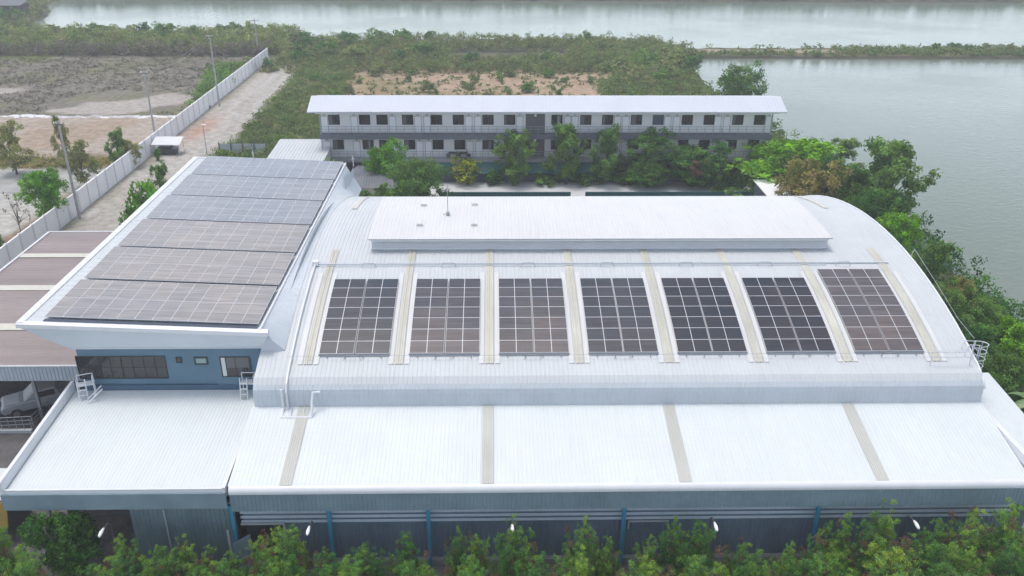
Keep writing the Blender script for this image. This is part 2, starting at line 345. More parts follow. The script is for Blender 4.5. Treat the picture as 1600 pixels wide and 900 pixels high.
def build_ground():
    xs = np.concatenate([[-3000, -1200, -500, -300], np.arange(-200, 241, 1.25), [300, 500, 1200, 3000]])
    ys = np.concatenate([[-600, -200, -60], np.arange(-10, 300, 1.25), [320, 400, 800, 3000]])
    X, Y = np.meshgrid(xs, ys); H = land_height(X, Y)
    Z = np.clip(H*.55, -2.5, 0) + np.where(H > 0, 0, -.15)
    Z = np.where((X > -60) & (X < 36) & (Y < 110), 0, Z)
    bumps = (N3(X, Y, .3)-.5)*.35
    wild = ((X < -47) & (Y > 134)) | ((Y > 112) & (X > -36)) | (X > 33)
    Z = Z + np.where(wild, bumps, 0)
    C = np.zeros(X.shape+(3,)); n1 = N1(X, Y, .08); n2 = N2(X, Y, .22); n3 = N3(X, Y, .5)
    def put(mask, col): 
        mask = np.clip(mask, 0, 1)[..., None]; C[:] = C*(1-mask)+np.array(col)*mask
    one = np.ones(X.shape)
    put(one, (.085, .10, .045)); put(sstep(.45, .6, n1), (.14, .12, .075))
    j = (n2-.5)*3
    # yards round the buildings
    yard = ((X > -46.2) & (X < 36) & (Y < 111) & (Y > -20)).astype(float); put(yard, (.17, .165, .16)); put(yard*sstep(.5, .65, n2), (.13, .125, .12))
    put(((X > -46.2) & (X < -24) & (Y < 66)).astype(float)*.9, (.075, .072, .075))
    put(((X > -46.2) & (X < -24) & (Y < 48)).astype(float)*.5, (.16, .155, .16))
    # track between the fence and the scrub
    tr = sstep(-46.6, -46.0, X)*(1-sstep(-38, -36.2, X+j*.8+np.where(Y < 112, -6, 0)))*sstep(60, 66, Y)*(1-sstep(181, 186, Y))
    put(tr, (.43, .41, .385)); put(tr*sstep(.5, .62, N1(X*2, Y*.12, .35))*.55, (.34, .32, .29)); put(tr*np.exp(-((X+40.2)/.35)**2)*.3, (.27, .25, .22)); put(tr*np.exp(-((X+42.0)/.35)**2)*.3, (.27, .25, .22))
    put(tr*np.exp(-((X+43.7)/1.6)**2-((Y-127)/7)**2)*1.1, (.42, .27, .21))
    put(tr*(1-sstep(.0, 1.3, np.abs(X+45.8)+j*.4))*.7, (.24, .22, .14))
    # dry field behind the dormitory
    dry = sstep(134, 140, Y+j)*(1-sstep(168, 176, Y+j*2))*sstep(-34, -26, X+j*2)*(1-sstep(20, 30, X+j*3))
    put(dry*sstep(.30, .42, n1+.12), (.37, .275, .20)); put(dry*sstep(.52, .64, n2)*.7, (.24, .20, .10)); put(dry*sstep(.6, .72, n3)*.5, (.46, .36, .26))
    # west lot
    lot = 1-sstep(-46.8, -46.4, X)
    put(lot*(1-sstep(107, 108, Y+j*.3)), (.42, .41, .385))
    put(lot*(1-sstep(99.5, 100, Y))*sstep(.5, .6, n1)*.8, (.33, .30, .25))
    put(lot*(1-sstep(0, 1, np.abs(X+48.8+j)-1.6))*(1-sstep(104, 108, Y)), (.22, .155, .10))
    put(lot*sstep(107.5, 108.5, Y+j*.4)*(1-sstep(111.5, 114, Y+j)), (.17, .15, .075))
    put(lot*sstep(111.5, 114.5, Y+j)*(1-sstep(134, 135, Y)), (.37, .32, .275)); put(lot*sstep(114, 118, Y)*(1-sstep(130, 134, Y))*sstep(.52, .62, n1)*.6, (.30, .22, .15))
    marsh = lot*sstep(134.5, 135.5, Y); put(marsh, (.185, .17, .14)); put(marsh*sstep(.5, .65, n2)*.7, (.22, .205, .165)); put(marsh*sstep(.48, .6, n3)*.25, (.11, .105, .085))
    put(marsh*sstep(.5, .62, n1)*.6, (.17, .175, .09))
    def blob(cx, cy, rx, ry): return marsh*sstep(.0, .35, 1-((X-cx)/rx)**2-((Y-cy)/ry)**2+(n2-.5)*1.5)
    for b in ((-60, 141, 8, 6), (-55, 146, 5, 6), (-87, 152, 5, 2.6), (-66, 138, 6, 2.2)): put(blob(*b), (.37, .34, .31))
    put(lot*sstep(183, 187, Y+j), (.07, .08, .045)); put(marsh*sstep(-125, -105, -X-210+0*Y)*0, (0, 0, 0))
    put(((X < -92) & (Y > 172)).astype(float)*sstep(.4, .5, n1), (.13, .15, .05))
    put(sstep(186, 188, Y)*sstep(28, 40, X)*(1-sstep(197, 199, Y)), (.13, .135, .06))
    put(sstep(190.2, 191.2, Y)*(1-sstep(193.8, 194.8, Y))*sstep(30, 40, X)*(1-sstep(74, 80, X)), (.36, .29, .25))
    put(np.clip(1-np.abs(H)/1.3, 0, 1)*(H < 1.2), (.05, .048, .04))
    ny, nx = X.shape
    verts = np.stack([X, Y, Z], -1).reshape(-1, 3); idx = np.arange(nx*ny).reshape(ny, nx)
    quads = np.stack([idx[:-1, :-1], idx[:-1, 1:], idx[1:, 1:], idx[1:, :-1]], -1).reshape(-1, 4)
    me = bpy.data.meshes.new('ground'); me.vertices.add(len(verts)); me.vertices.foreach_set('co', verts.ravel())
    me.loops.add(quads.size); me.loops.foreach_set('vertex_index', quads.ravel().astype(np.int32))
    me.polygons.add(len(quads)); me.polygons.foreach_set('loop_start', np.arange(0, quads.size, 4, dtype=np.int32))
    ca = me.color_attributes.new('soil', 'FLOAT_COLOR', 'POINT')
    ca.data.foreach_set('color', np.concatenate([C.reshape(-1, 3), np.ones((nx*ny, 1))], 1).ravel().astype(np.float32))
    me.update(calc_edges=True); me.validate(); me.materials.append(M['ground'])
    me.polygons.foreach_set('use_smooth', [True]*len(me.polygons))
    o = bpy.data.objects.new('ground', me); COL.objects.link(o); tag(o, kind='structure')
build_ground()
wa = MB().quad((-3000, -500, -.45), (3000, -500, -.45), (3000, 460, -.45), (-3000, 460, -.45)).build('water', M['water']); tag(wa, kind='structure')

# pale paving between the hall and the dormitory, with its gap
def slabs(name, boxes, m, **kw):
    b = MB()
    for q in boxes: b.box(*q)
    return tag(b.build(name, m), kind='structure')
slabs('pavement', [(-9.5, 32, 95.2, 101.6, .0, .14)], M['paving'])
slabs('path', [(-160, -47.5, 98, 106.8, .004, .05)], M['concrete'])

# ------------------------------------------------------------------ factory hall with barrel roof
AP_Y, AP_Z, RAD = 57.0, 11.45, 41.0
def arc(y): return AP_Z - RAD + math.sqrt(RAD*RAD-(y-AP_Y)**2)
HX0, HX1, HY0, HY1 = -12.8, 28.0, 41.2, 73.2
hall = thing('factory_hall', 'long white factory hall with barrel roof, ridge vent and front lean-to', 'factory', ((HX0+HX1)/2, 57, 0))
eave = [(HY0, 6.2), (HY0, 7.75), (HY0+.05, 8.02), (HY0+.22, 8.25), (HY0+.55, arc(HY0+.75)-.03)]
path = eave + [(y, arc(y)) for y in np.linspace(HY0+1.1, HY1-1, 30)] + [(HY1-.4, arc(HY1-.4)-.05), (HY1, 7.9), (HY1, 0)]
b = MB(); sheet_x(b, path[3:], -12.15, HX1, pitch=.26, h=.018, rib=.07)
b.build('barrel_roof', M['roof_old'], hall)
b = MB(); sheet_x(b, path[:4], HX0, HX1, pitch=.26, h=.018, rib=.07); b.build('front_wall', M['sidewall'], hall)
cp_ = path[:4] + [p for p in path[4:] if p[0] < 45]
b = MB(); sheet_x(b, [(a, c-.02) for a, c in cp_[3:]], -13.55, -12.15, pitch=.26, h=.018, rib=.07); b.build('corner_roof', M['roof_old'], hall)
b = MB(); sheet_x(b, [(a+.004, c-.02) for a, c in cp_[:4]], -13.55, HX0, pitch=.26, h=.018, rib=.07); b.poly([(-13.55, HY0+.02, 5.8)]+[(-13.55, a, c-.03) for a, c in cp_[1:]]+[(-13.55, 45, 5.8)]); b.build('corner_wall', M['sidewall'], hall)
# gable ends
for xx, s in ((HX0+.02, 0), (HX1-.02, 1)):
    b = MB(); ys = np.linspace(HY0+.5, HY1, 24)
    b.poly([(xx, HY0+.02, 0), (xx, HY0+.02, 7.9)] + [(xx, y, arc(y)-.03) for y in ys if y < HY1-.3] + [(xx, HY1-.02, 7.9), (xx, HY1-.02, 0)])
    b.build('gable_wall', M['sidewall'], hall)
    if not s: continue
    b = MB(); pts = [(xx+s*.05, HY0-.03, 7.85), (xx+s*.05, HY0+.25, 8.27)] + [(xx+s*.05, y, arc(y)+.03) for y in np.linspace(HY0+1, HY1-.5, 20)]
    b.tube(pts, .07, 6); b.build('verge_trim', M['trim'], hall, smooth=True)
b = MB(); ys = np.arange(43.62, 75.5, .26); VX, VZ = -13.42, 10.50
def vz(y): return arc(min(y, 72.6))+.02 if y < 72.6 else 8.2
for y0_, y1_ in zip(ys[:-1], ys[1:]):
    for (a_, c_, k0, k1) in ((0, .18, 0, 0), (.18, .20, 0, .02), (.20, .24, .02, .02), (.24, .26, .02, 0)):
        ya, yc = y0_+a_, y0_+c_
        b.quad((VX, ya, VZ+k0), (-12.12, ya, vz(ya)+k0), (-12.12, yc, vz(yc)+k1), (VX, yc, VZ+k1))
b.poly([(VX, 43.62, VZ), (-12.12, 43.62, vz(43.62)), (-12.12, 43.62, vz(43.62)-.2), (-13.5, 43.62, 9.0), (-13.5, 43.62, 9.4)])
b.build('valley_flashing', M['sidewall'], hall)
# skylight strips on the barrel
SKX = [-.25+5.2*k for k in range(-2, 6)]
for x in SKX:
    b = MB(); yy = np.linspace(42.6, 53.6, 12); pth = [(y, arc(y)+.045) for y in yy]
    for a_, c_ in ((-.26, -.06), (-.02, .24)): sheet_x(b, pth, x+a_, x+c_, pitch=.12, h=.02, rib=.05)
    b.build('skylight', M['skylight2'], hall)
    if x < -8 or x > 23: b = MB(); sheet_x(b, [(y, arc(y)+.045) for y in np.linspace(62, 69, 8)], x-.2, x+.2, pitch=.12, h=.02, rib=.05); b.build('skylight', M['skylight3'], hall)
    b = MB(); 
    for q in (-.62, .30): sheet_x(b, [(y, arc(y)+.043) for y in yy[:9]], x+q, x+q+.30, pitch=.29, h=.012, rib=.1)
    b.build('flashing', M['roof_vent'], hall)
# ridge vent (monitor)
MX0, MX1, MY0, MY1 = -8.2, 22.7, 53.5, 62.0
vent = MB()
moff = .94
mp_ = [(y, arc(y)+moff) for y in np.linspace(MY0-.25, MY1+.25, 14)]
sheet_x(vent, mp_, MX0-.2, MX1+.2, pitch=.26, h=.016, rib=.07)
ridge = vent.build('ridge_vent', M['roof_vent'], hall)
b = MB(); zt = arc(MY0)+moff-.04; zb = arc(MY0)+.14
for k in range(5):
    z = zb + (zt-zb)*k/5; b.prism([(MY0-.06, z), (MY0+.03, z+.09), (MY0+.05, z+.07), (MY0-.05, z-.02)], MX0, MX1)
b.box(MX0, MX1, MY0-.22, MY0-.19, zt-.14, zt+.01)
b.build('louvre', M['trim'], ridge)
MB().box(MX0, MX1, MY0+.05, MY0+.1, arc(MY0)-.1, zt).build('louvre_backing', M['sidewall'], ridge)
b = MB()
for xx in (MX0, MX1): b.poly([(xx, y, arc(y)-.1) for y in np.linspace(MY0, MY1, 8)] + [(xx, y, arc(y)+moff-.02) for y in np.linspace(MY1, MY0, 8)])
b.box(MX0, MX1, MY1-.05, MY1, arc(MY1)-.1, arc(MY1)+moff-.04)
b.build('end_panel', M['sidewall'], ridge)
b = MB().tube([(MX0-.2, MY0-.27, zt+.02), (MX1+.2, MY0-.27, zt+.02)], .035); b.build('edge_trim', M['steel'], ridge)
# gutter / cable tray across the barrel, and pipes at the left end
gy = 51.6; gz = arc(gy)
b = MB(); b.box(HX0+1.1, 26.2, gy-.05, gy+.05, gz+.06, gz+.12); b.tube([(HX0+1.1, gy-.22, gz+.08), (22, gy-.22, gz+.06)], .03)
b.build('cable_tray', M['galv'], hall)
b = MB(); b.tube([(HX0+1.15, y, arc(y)+.16) for y in np.linspace(gy, 42.2, 9)] + [(HX0+1.15, 41.3, 8.4), (HX0+1.15, 41.05, 8.0), (HX0+1.15, 41.05, 7.0)], .065)
b.box(HX0+.95, HX0+1.35, gy-.2, gy+.25, gz+.1, gz+.3)
b.build('conduit', M['trim'], hall)
for k in range(8):
    x = SKX[k] + 2.5
    if x > 27: break
    for yy in (42.9, 51.25):
        b = MB().tube([(x-.5, yy, arc(yy)+.03), (x-.35, yy, arc(yy)+.33), (x+.35, yy, arc(yy)+.33), (x+.5, yy, arc(yy)+.03)], .02, 4); b.build('lifeline_anchor', M['steel'], hall)
b = MB().tube([(HX0+.9, 42.9, arc(42.9)+.3), (27.4, 42.9, arc(42.9)+.3)], .012, 4); b.build('lifeline', M['steel'], hall)
# lean-to
LY0, LZ0, LZ1 = 35.7, 5.8, 6.95
lp = [(LY0-.1, LZ0), (HY0+.03, LZ1)]
b = MB(); sheet_x(b, [lp[0], (38.5, LZ0+(LZ1-LZ0)*.5), lp[1]], -13.7, HX1+.1, pitch=.22, h=.012, rib=.07); b.build('lean_to_roof', M['roof_front'], hall)
for x in (-10.75, -.35, 9.95, 20.25):
    b = MB(); sheet_x(b, [(lp[0][0], lp[0][1]+.035), (lp[1][0]-.1, lp[1][1]+.02)], x-.32, x+.32, pitch=.12, h=.014, rib=.05); b.build('skylight', M['skylight'], hall)
b = MB(); n = 9   # rounded white eave
prof = [(LY0-.1, LZ0+.02)] + [(LY0-.12-.26*math.sin(math.pi/2*i/n), LZ0-.28+.30*math.cos(math.pi/2*i/n)) for i in range(n+1)] + [(LY0-.38, LZ0-.34), (LY0-.1, LZ0-.34)]
b.prism(prof, -13.62, HX1+.15); b.build('eave_gutter', M['trim'], hall)
b = MB(); sheet_x(b, [(LY0-.30, 4.32), (LY0-.30, LZ0-.33)], -13.62, HX1+.1, pitch=.22, h=.03); b.build('fascia', M['fascia'], hall)
b = MB(); z0, z1 = 2.95, 4.5
for k in range(5):
    z = z0+(z1-z0)*k/5; b.prism([(36.12, z), (36.20, z+.11), (36.22, z+.09), (36.14, z-.03)], -13.5, HX1)
b.build('louvre', M['louvre'], hall)
MB().box(-13.4, HX1, 36.24, 36.28, 2.95, 4.6).build('louvre_backing', M['frontwall'], hall)
b = MB(); sheet_x(b, [(36.32, .25), (36.32, 4.6)], -12.0, HX1, pitch=.25, h=.03)
b.build('lower_wall', M['frontwall'], hall)
b = MB(); b.box(-10.3, HX1, 36.05, 36.5, 0, .3); b.build('plinth', M['concrete'], hall)
b = MB(); b.box(-13.3, -11.4, 36.30, 37.6, .02, 2.9); b.build('doorway', M['dark'], hall)
b = MB(); b.box(-13.5, -11.2, 36.0, 36.12, 2.9, 3.0); b.box(-11.3, -11.2, 36.05, 36.15, 0, 2.9); b.build('door_frame', M['galv'], hall)
for px in (366, 516, 671, 979, 1287):
    x = xat(px, 36, 4.3); b = MB(); b.box(x-.10, x+.10, 35.84, 35.99, .1, 4.34); b.box(x-.14, x+.14, 35.86, 35.98, 4.1, 4.34)
    for z in (1.4, 2.8): b.box(x-.13, x+.13, 35.86, 36.1, z, z+.06)
    b.build('downpipe', M['downpipe'], hall)
b = MB(); x = xat(985, 36, 3); b.box(x, x+2.2, 36.0, 36.06, 2.85, 2.93); b.box(x, x+.06, 36.0, 36.05, 2.4, 2.9); b.build('door_track', M['galv'], hall)
# right flank: low roof strip and its parapet
b = MB(); b.box(HX1+.12, HX1+.42, 34.9, HY0+.2, 6.1, 6.55); b.build('parapet', M['trim'], hall)
b = MB(); sheet_x(b, [(35.5, 5.55), (45.5, 6.3)], HX1+.45, HX1+2.9, pitch=.25, h=.01, rib=.07); b.build('side_roof', M['roof_front'], hall)
b = MB(); b.box(HX1+.45, HX1+2.85, 35.6, 45.4, 0, 5.5); b.build('side_wall', M['sidewall'], hall)
# lightning rod + little pads on the ridge vent
def on_vent(px, py):
    z = 12.7
    for _ in range(4): x, y = at(px, py, z); z = arc(y)+moff+.03
    return x, y, z
x, y, z = on_vent(700, 336)
rod = thing('lightning_rod', 'tall thin lightning rod standing on the ridge vent', 'lightning rod', (x, y, z))
MB().tube([(x, y, z), (x, y, z+2.3)], .025, 5).build('mast', M['steel'], rod); MB().box(x-.12, x+.12, y-.12, y+.12, z, z+.22).tube([(x-.02, y, z+.2), (x-.35, y+.1, z)], .02, 4).build('base_plate', M['steel'], rod)
for (px, py), lb in zip(((662, 321), (742, 320), (656, 352), (741, 352)), ('left pad of the rear pair', 'right pad of the rear pair', 'left pad of the front pair', 'right pad of the front pair')):
    x, y, z = on_vent(px, py)
    t = thing('roof_bracket', 'small grey bracket by the lightning rod, '+lb, 'roof bracket', (x, y, z), group='small brackets on the ridge vent')
    MB().box(x-.22, x+.22, y-.10, y+.10, z, z+.06).tube([(x-.2, y, z+.09), (x+.2, y, z+.09)], .03, 5).build('plate', M['padgrey'], t)

# ------------------------------------------------------------------ solar modules
def panel_mesh(name, wx, ly, cells, fr=.026, mid='y'):
    """a framed module lying in its own xy plane; slot 0 glass, slot 1 aluminium"""
    b = MB(); t = .04
    b.box(-wx/2+fr, wx/2-fr, -ly/2+fr, ly/2-fr, 0, t-.006, 0)
    for q in ((-wx/2, wx/2, -ly/2, -ly/2+fr), (-wx/2, wx/2, ly/2-fr, ly/2), (-wx/2, -wx/2+fr, -ly/2+fr, ly/2-fr), (wx/2-fr, wx/2, -ly/2+fr, ly/2-fr)):
        b.box(*q, 0, t, 1)
    if mid == 'x': b.box(-.018, .018, -ly/2+fr, ly/2-fr, t-.01, t-.003, 1)
    else: b.box(-wx/2+fr, wx/2-fr, -.010, .010, t-.01, t-.004, 1)
    me_o = b.build(name, [cells, M['pv_frame']]); me = me_o.data; bpy.data.objects.remove(me_o); return me
pm_hall = {k: panel_mesh('panel_wide', 1.99, .955, M['pv_'+k], fr=.015, mid='x') for k in ('grey', 'brown', 'black')}
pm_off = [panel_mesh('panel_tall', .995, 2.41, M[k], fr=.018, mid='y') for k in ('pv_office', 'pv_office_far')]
def local_sheet(name, me, parent, loc, rx=0):
    o = bpy.data.objects.new(name, me); COL.objects.link(o); o.parent = parent; o.location = loc; o.rotation_euler = (rx, 0, 0); return o
ordn = ['first solar array from the left on the barrel roof, greyish modules', 'second solar array from the left on the barrel roof, brown tinged modules', 'third solar array on the barrel roof, palest brown modules near the middle',
        'fourth solar array on the barrel roof, middle one of the seven', 'fifth solar array from the left on the barrel roof, very dark modules', 'sixth solar array from the left on the barrel roof, dark brown modules', 'rightmost solar array on the barrel roof, reaching higher than the other six']
for k in range(7):
    cx = SKX[k]+2.58; n = 7; y0 = 43.2
    if k == 6: n = 8
    ps = []
    s = 0.0; y = y0
    cy = y0 + 3.3
    t = thing('solar_array', ordn[k], 'solar panels', (cx, cy, arc(cy)+.14), group='solar arrays on the barrel roof')
    step = .96
    for i in range(n):
        ym = y + step*.5*math.cos(math.asin((AP_Y-y)/RAD)); sl = math.asin((AP_Y-ym)/RAD)
        for c in (-1, 1):
            o = local_sheet('panel', pm_hall[('grey', 'brown', 'brown', 'grey', 'black', 'black', 'brown')[k]], t, (c*1.03, ym-cy, arc(ym)+.15-(arc(cy)+.14)), sl)
        y += step*math.cos(sl)
    b = MB()
    for c in (-1.55, -.5, .5, 1.55):
        b.tube([(cx+c, yy, arc(yy)+.085) for yy in np.linspace(y0-.22, y+.08, 8)], .03, 4)
    b.box(cx-2.05, cx+2.05, y0-.05, y0-.01, arc(y0)+.05, arc(y0)+.16)
    b.build('rail', M['pv_rail'], t)
# ------------------------------------------------------------------ office building with flat solar roof
OX0, OX1, OY0, OY1, OZ = -27.0, -13.4, 43.5, 75.6, 11.15
FALL = .045
def oz(x): return OZ - FALL*(x-OX0)
def fall(mb): mb.v = [(p[0], p[1], p[2]-FALL*(p[0]-OX0)) for p in mb.v]; return mb
off = thing('office_building', 'blue walled office block with a wide flat white roof full of solar panels', 'office building', (-19, 58, 0))
b = MB(); sheet_y(b, [(OX0+.3, OZ-.02), (OX1-.1, OZ-.02)], OY0+.3, OY1-.2, pitch=.7, h=.03, rib=.12); fall(b).build('roof', M['roof'], off)
b = MB()
b.box(OX0-.05, OX0+.35, OY0, OY1, OZ-.25, OZ+.06); b.box(OX1-.08, OX1+.02, OY0+.1, OY1, OZ-.1, OZ+.10)
b.prism([(OY0-.1, OZ-.02), (OY0-.12, OZ-.25), (OY0+.3, OZ-.25), (OY0+.3, OZ+.02), (OY0+.1, OZ+.07)], OX0-.05, OX1+.45); b.box(OX0, OX1, OY1-.2, OY1, OZ-.25, OZ+.05)
fall(b).build('roof_edge', M['trim'], off)
zt, zb = OZ-.25, 9.38; xr = OX1+.40; zr = oz(xr)-.25
b = MB(); b.poly([(OX0+.02, OY0-.02, zt), (xr, OY0-.02, zr), (-13.45, OY0+.2, zb), (-24.5, OY0+.2, zb)])
b.poly([(OX0+.02, OY0-.02, zt), (-24.5, OY0+.2, zb), (-24.5, OY1-1, zb), (OX0+.02, OY1, zt)])
b.poly([(xr, OY0-.02, zr), (-13.45, OY0+.2, zb), (-13.45, 43.62, zb), (xr, 43.62, zr)])
b.poly([(-24.5, OY0+.2, zb), (-13.45, OY0+.2, zb), (-13.45, OY1-1, zb), (-24.5, OY1-1, zb)])
b.build('fascia', M['soffit'], off)
b = MB(); b.tube([(-24.5, OY0+.17, zb), (-13.45, OY0+.17, zb)], .035, 5).build('fascia_trim', M['trim'], off)
b = MB(); BX0, BX1, BY = -24.4, -13.55, 44.1
b.box(BX0, BX1, BY, BY+30, .0, 9.37); b.build('wall', M['bluewall'], off)
b = MB(); xj = xat(340, BY, 8); b.box(xj, BX1+.04, BY-.10, BY, 6.3, 9.36); b.build('wall_bay', M['bluewall'], off)
b = MB(); b.box(BX0, BX1, BY-.13, BY-.102, 6.3, 6.7); b.build('base_strip', M['bluewall_dark'], off)
b = MB(); sheet_y(b, [(OX1+.62, oz(OX1)-.32), (OX1+.62, 0.1)], 70.5, OY1, pitch=.30, h=.02); b.box(OX1-.6, OX1-.05, 44.4, OY1-.05, 0, oz(OX1)-.35); b.build('side_wall', M['sidewall'], off)
def window(px0, px1, py0, py1, ncol, nrow, name='window', yw=BY, gl='glass', fw=.05):
    z1, z0 = top_at(py0, yw), top_at(py1, yw); x0, x1 = xat(px0, yw, (z0+z1)/2), xat(px1, yw, (z0+z1)/2)
    b = MB(); y0 = yw-.05
    b.box(x0, x1, y0, y0+.1, z0, z0+fw); b.box(x0, x1, y0, y0+.1, z1-fw, z1)
    b.box(x0, x0+fw, y0, y0+.1, z0+fw, z1-fw); b.box(x1-fw, x1, y0, y0+.1, z0+fw, z1-fw)
    for i in range(1, ncol): q = x0+(x1-x0)*i/ncol; b.box(q-.025, q+.025, y0+.005, y0+.09, z0+fw, z1-fw)
    for i in range(1, nrow): q = z0+(z1-z0)*i/nrow; b.box(x0+fw, x1-fw, y0+.01, y0+.08, q-.02, q+.02)
    f = b.build(name, M['frame'], off)
    MB().box(x0+.01, x1-.01, yw-.02, yw+.05, z0+.01, z1-.01).build('pane', M[gl], f)
    return f, (x0, x1, z0, z1)
window(129, 266, 553, 588, 8, 2); window(280, 289, 555, 564, 1, 1); window(308, 329, 555, 567, 1, 1, gl='glass_pale', fw=.09)
f, (x0, x1, z0, z1) = window(349, 396, 555, 586, 2, 1, yw=BY-.10)
MB().box(x0+.07, x0+.30, BY-.135, BY-.125, z0+.06, z1-.06).build('curtain', M['curtain'], f); MB().box(x0+.38, x1-.1, BY-.136, BY-.127, z0+.62, z1-.06).build('blind', M['blind'], f)
# the six double rows of modules
rl = ['nearest', 'second', 'third', 'fourth', 'fifth', 'farthest']
tilt = R(1.1)
for r in range(6):
    y0 = 44.08+5.27*r; cx = -19.66
    t = thing('solar_array', '%s double row of solar panels from the front edge of the office roof' % rl[r], 'solar panels', (cx, y0, oz(cx)+.12), group='double rows of solar panels on the office roof')
    for c in range(12):
        for q in range(2):
            d = 1.22+2.425*q
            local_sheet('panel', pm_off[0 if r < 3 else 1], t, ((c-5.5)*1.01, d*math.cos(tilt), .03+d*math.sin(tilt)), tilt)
    oc = oz(cx); t.rotation_euler = (0, math.atan(FALL), 0)
    b = MB()
    for d in (.5, 1.7, 2.8, 4.0): b.box(cx-5.95, cx+5.95, y0+d-.03, y0+d+.03, oc+.06+d*math.sin(tilt), oc+.13+d*math.sin(tilt))
    for c in range(7):
        x = cx-6+2*c; b.box(x-.03, x+.03, y0+4.0, y0+4.06, oc, oc+.2); b.box(x-.03, x+.03, y0+.48, y0+.53, oc, oc+.14)
    b.build('rail', M['pv_rail'], t)
    MB().box(cx-6.02, cx+6.02, y0-.30, y0-.03, oc+.02, oc+.07).build('gap_shade', M['gap_shade'], t)  # dark strip laid in the row gap to stand for its shade
for (px, py, lb) in ((397, 253, 'short grey mast at the rear edge of the office roof'), (552, 255, 'short pale mast on the rear right corner of the office roof')):
    x, y = at(px, py, 10.8); y = min(y, 75.4); z_ = oz(x); t = thing('roof_mast', lb, 'mast', (x, y, z_))
    MB().tube([(x, y, z_), (x, y, z_+1.0)], .04, 5).tube([(x-.12, y, z_+.7), (x+.12, y, z_+.7)], .025, 4).build('mast', M['galv'], t)
# ------------------------------------------------------------------ front left block with parapet
CX0, CX1, CY0, CY1 = -25.0, -13.85, 35.35, 43.95
can = thing('entrance_block', 'low white roofed block before the blue office wall, with grey fascia', 'building', (-19.5, 39.5, 0))
b = MB(); sheet_x(b, [(CY0+.15, 5.72), (39.5, 6.04), (CY1, 6.36)], CX0+.1, CX1-.1, pitch=.20, h=.011, rib=.06); b.build('roof', M['roof_front'], can)
b = MB()
b.prism([(CY0-.02, 5.3), (CY1+.1, 5.9), (CY1+.1, 6.98), (CY0-.02, 6.36)], CX0-.12, CX0+.06); b.build('parapet', M['trim'], can)
b = MB(); b.prism([(CY0-.02, 5.3), (CY1, 5.9), (CY1, 6.55), (CY0-.02, 5.92)], CX1-.05, CX1+.10); b.build('parapet', M['trim'], can)
b = MB(); b.box(CX0+.06, CX1-.05, CY0+.0, CY0+.12, 5.60, 5.84); b.build('front_gutter', M['trim'], can)
b = MB(); b.box(CX0-.1, CX1+.1, CY0-.1, CY0, 4.65, 5.62); b.build('fascia', M['fascia'], can)
b = MB(); b.box(CX0, CX1, CY0+.02, CY1, 4.6, 4.7); b.build('ceiling', M['dark'], can)
b = MB(); sheet_x(b, [(36.4, .05), (36.4, 4.6)], xat(213, 36.4, 3), CX1, pitch=.25, h=.03); b.build('front_wall', M['fascia'], can)
b = MB(); b.box(CX0, -19.4, 40.2, 40.35, 0, 4.6); b.box(CX0, CX0+.1, 40.2, 44, 0, 5.6); b.build('rear_wall', M['stairdark'], can)
b = MB(); b.box(CX0+1.6, CX0+1.7, 36, 36.1, 0, 4.6); b.build('post', M['steel'], can)
x = xat(258, 36.2, 4.5)
MB().tube([(x, 36.2, 4.5), (x, 36.2, .1)], .045, 5).build('drainpipe', M['galv'], can)
# swung-open leaf beside the doorway
t = thing('gate_leaf', 'grey sheet gate leaf standing open on a white post between block and hall', 'gate', (-14.2, 35.6, 0))
MB().prism([(-13.9, 0.1), (-12.9, 0.1), (-12.9, 2.75), (-13.9, 2.1)], 35.45, 35.5, axis='y').build('leaf', M['fascia'], t)
MB().tube([(-14.05, 35.5, 0), (-14.05, 35.5, 3.0)], .06, 6).build('post', M['galv'], t)

# ------------------------------------------------------------------ ladders
def ladder(name, label, x, y, z0, z1, wdt, lean, plat=True, rz=0):
    t = thing(name, label, 'ladder', (x, y, z0), rz)
    b = MB(); H = z1-z0
    for s in (-1, 1): b.tube([(s*wdt/2, -lean, 0), (s*wdt/2, 0, H)], .035, 5)
    b.build('rail', M['trim'], t, local=True)
    b = MB(); n = int(H/.3)
    for i in range(1, n): b.box(-wdt/2, wdt/2, -lean*(1-i/n)-.06, -lean*(1-i/n)+.06, H*i/n-.015, H*i/n+.015)
    b.build('rung', M['trim'], t, local=True)
    if plat:
        b = MB(); b.box(-wdt/2-.05, wdt/2+.45, 0, .5, H-.45, H-.40)
        for (qx, qy) in ((-wdt/2, .45), (wdt/2+.4, .45), (wdt/2+.4, .02)): b.tube([(qx, qy, 0), (qx, qy, H+.1)], .03, 5)
        b.tube([(-wdt/2, .45, H+.1), (wdt/2+.4, .45, H+.1), (wdt/2+.4, .02, H+.1)], .03, 5); b.build('platform', M['trim'], t, local=True)
    return t
x, y = at(150, 604, 6.15); ladder('step_ladder', 'white platform ladder on the block roof below the long office window', x, 43.2, 6.3, 7.55, .45, .2, True, R(20))
x2 = xat(170, 43.3, 6.3); tt = ladder('roof_ladder', 'white ladder lying low beside the platform ladder under the long window', x2, 43.3, 6.3, 7.0, .4, .9, False, R(-60))
x = xat(388, 43.3, 6.3); ladder('step_ladder', 'white platform ladder below the right hand office window', x, 43.25, 6.3, 7.6, .4, .3, True)
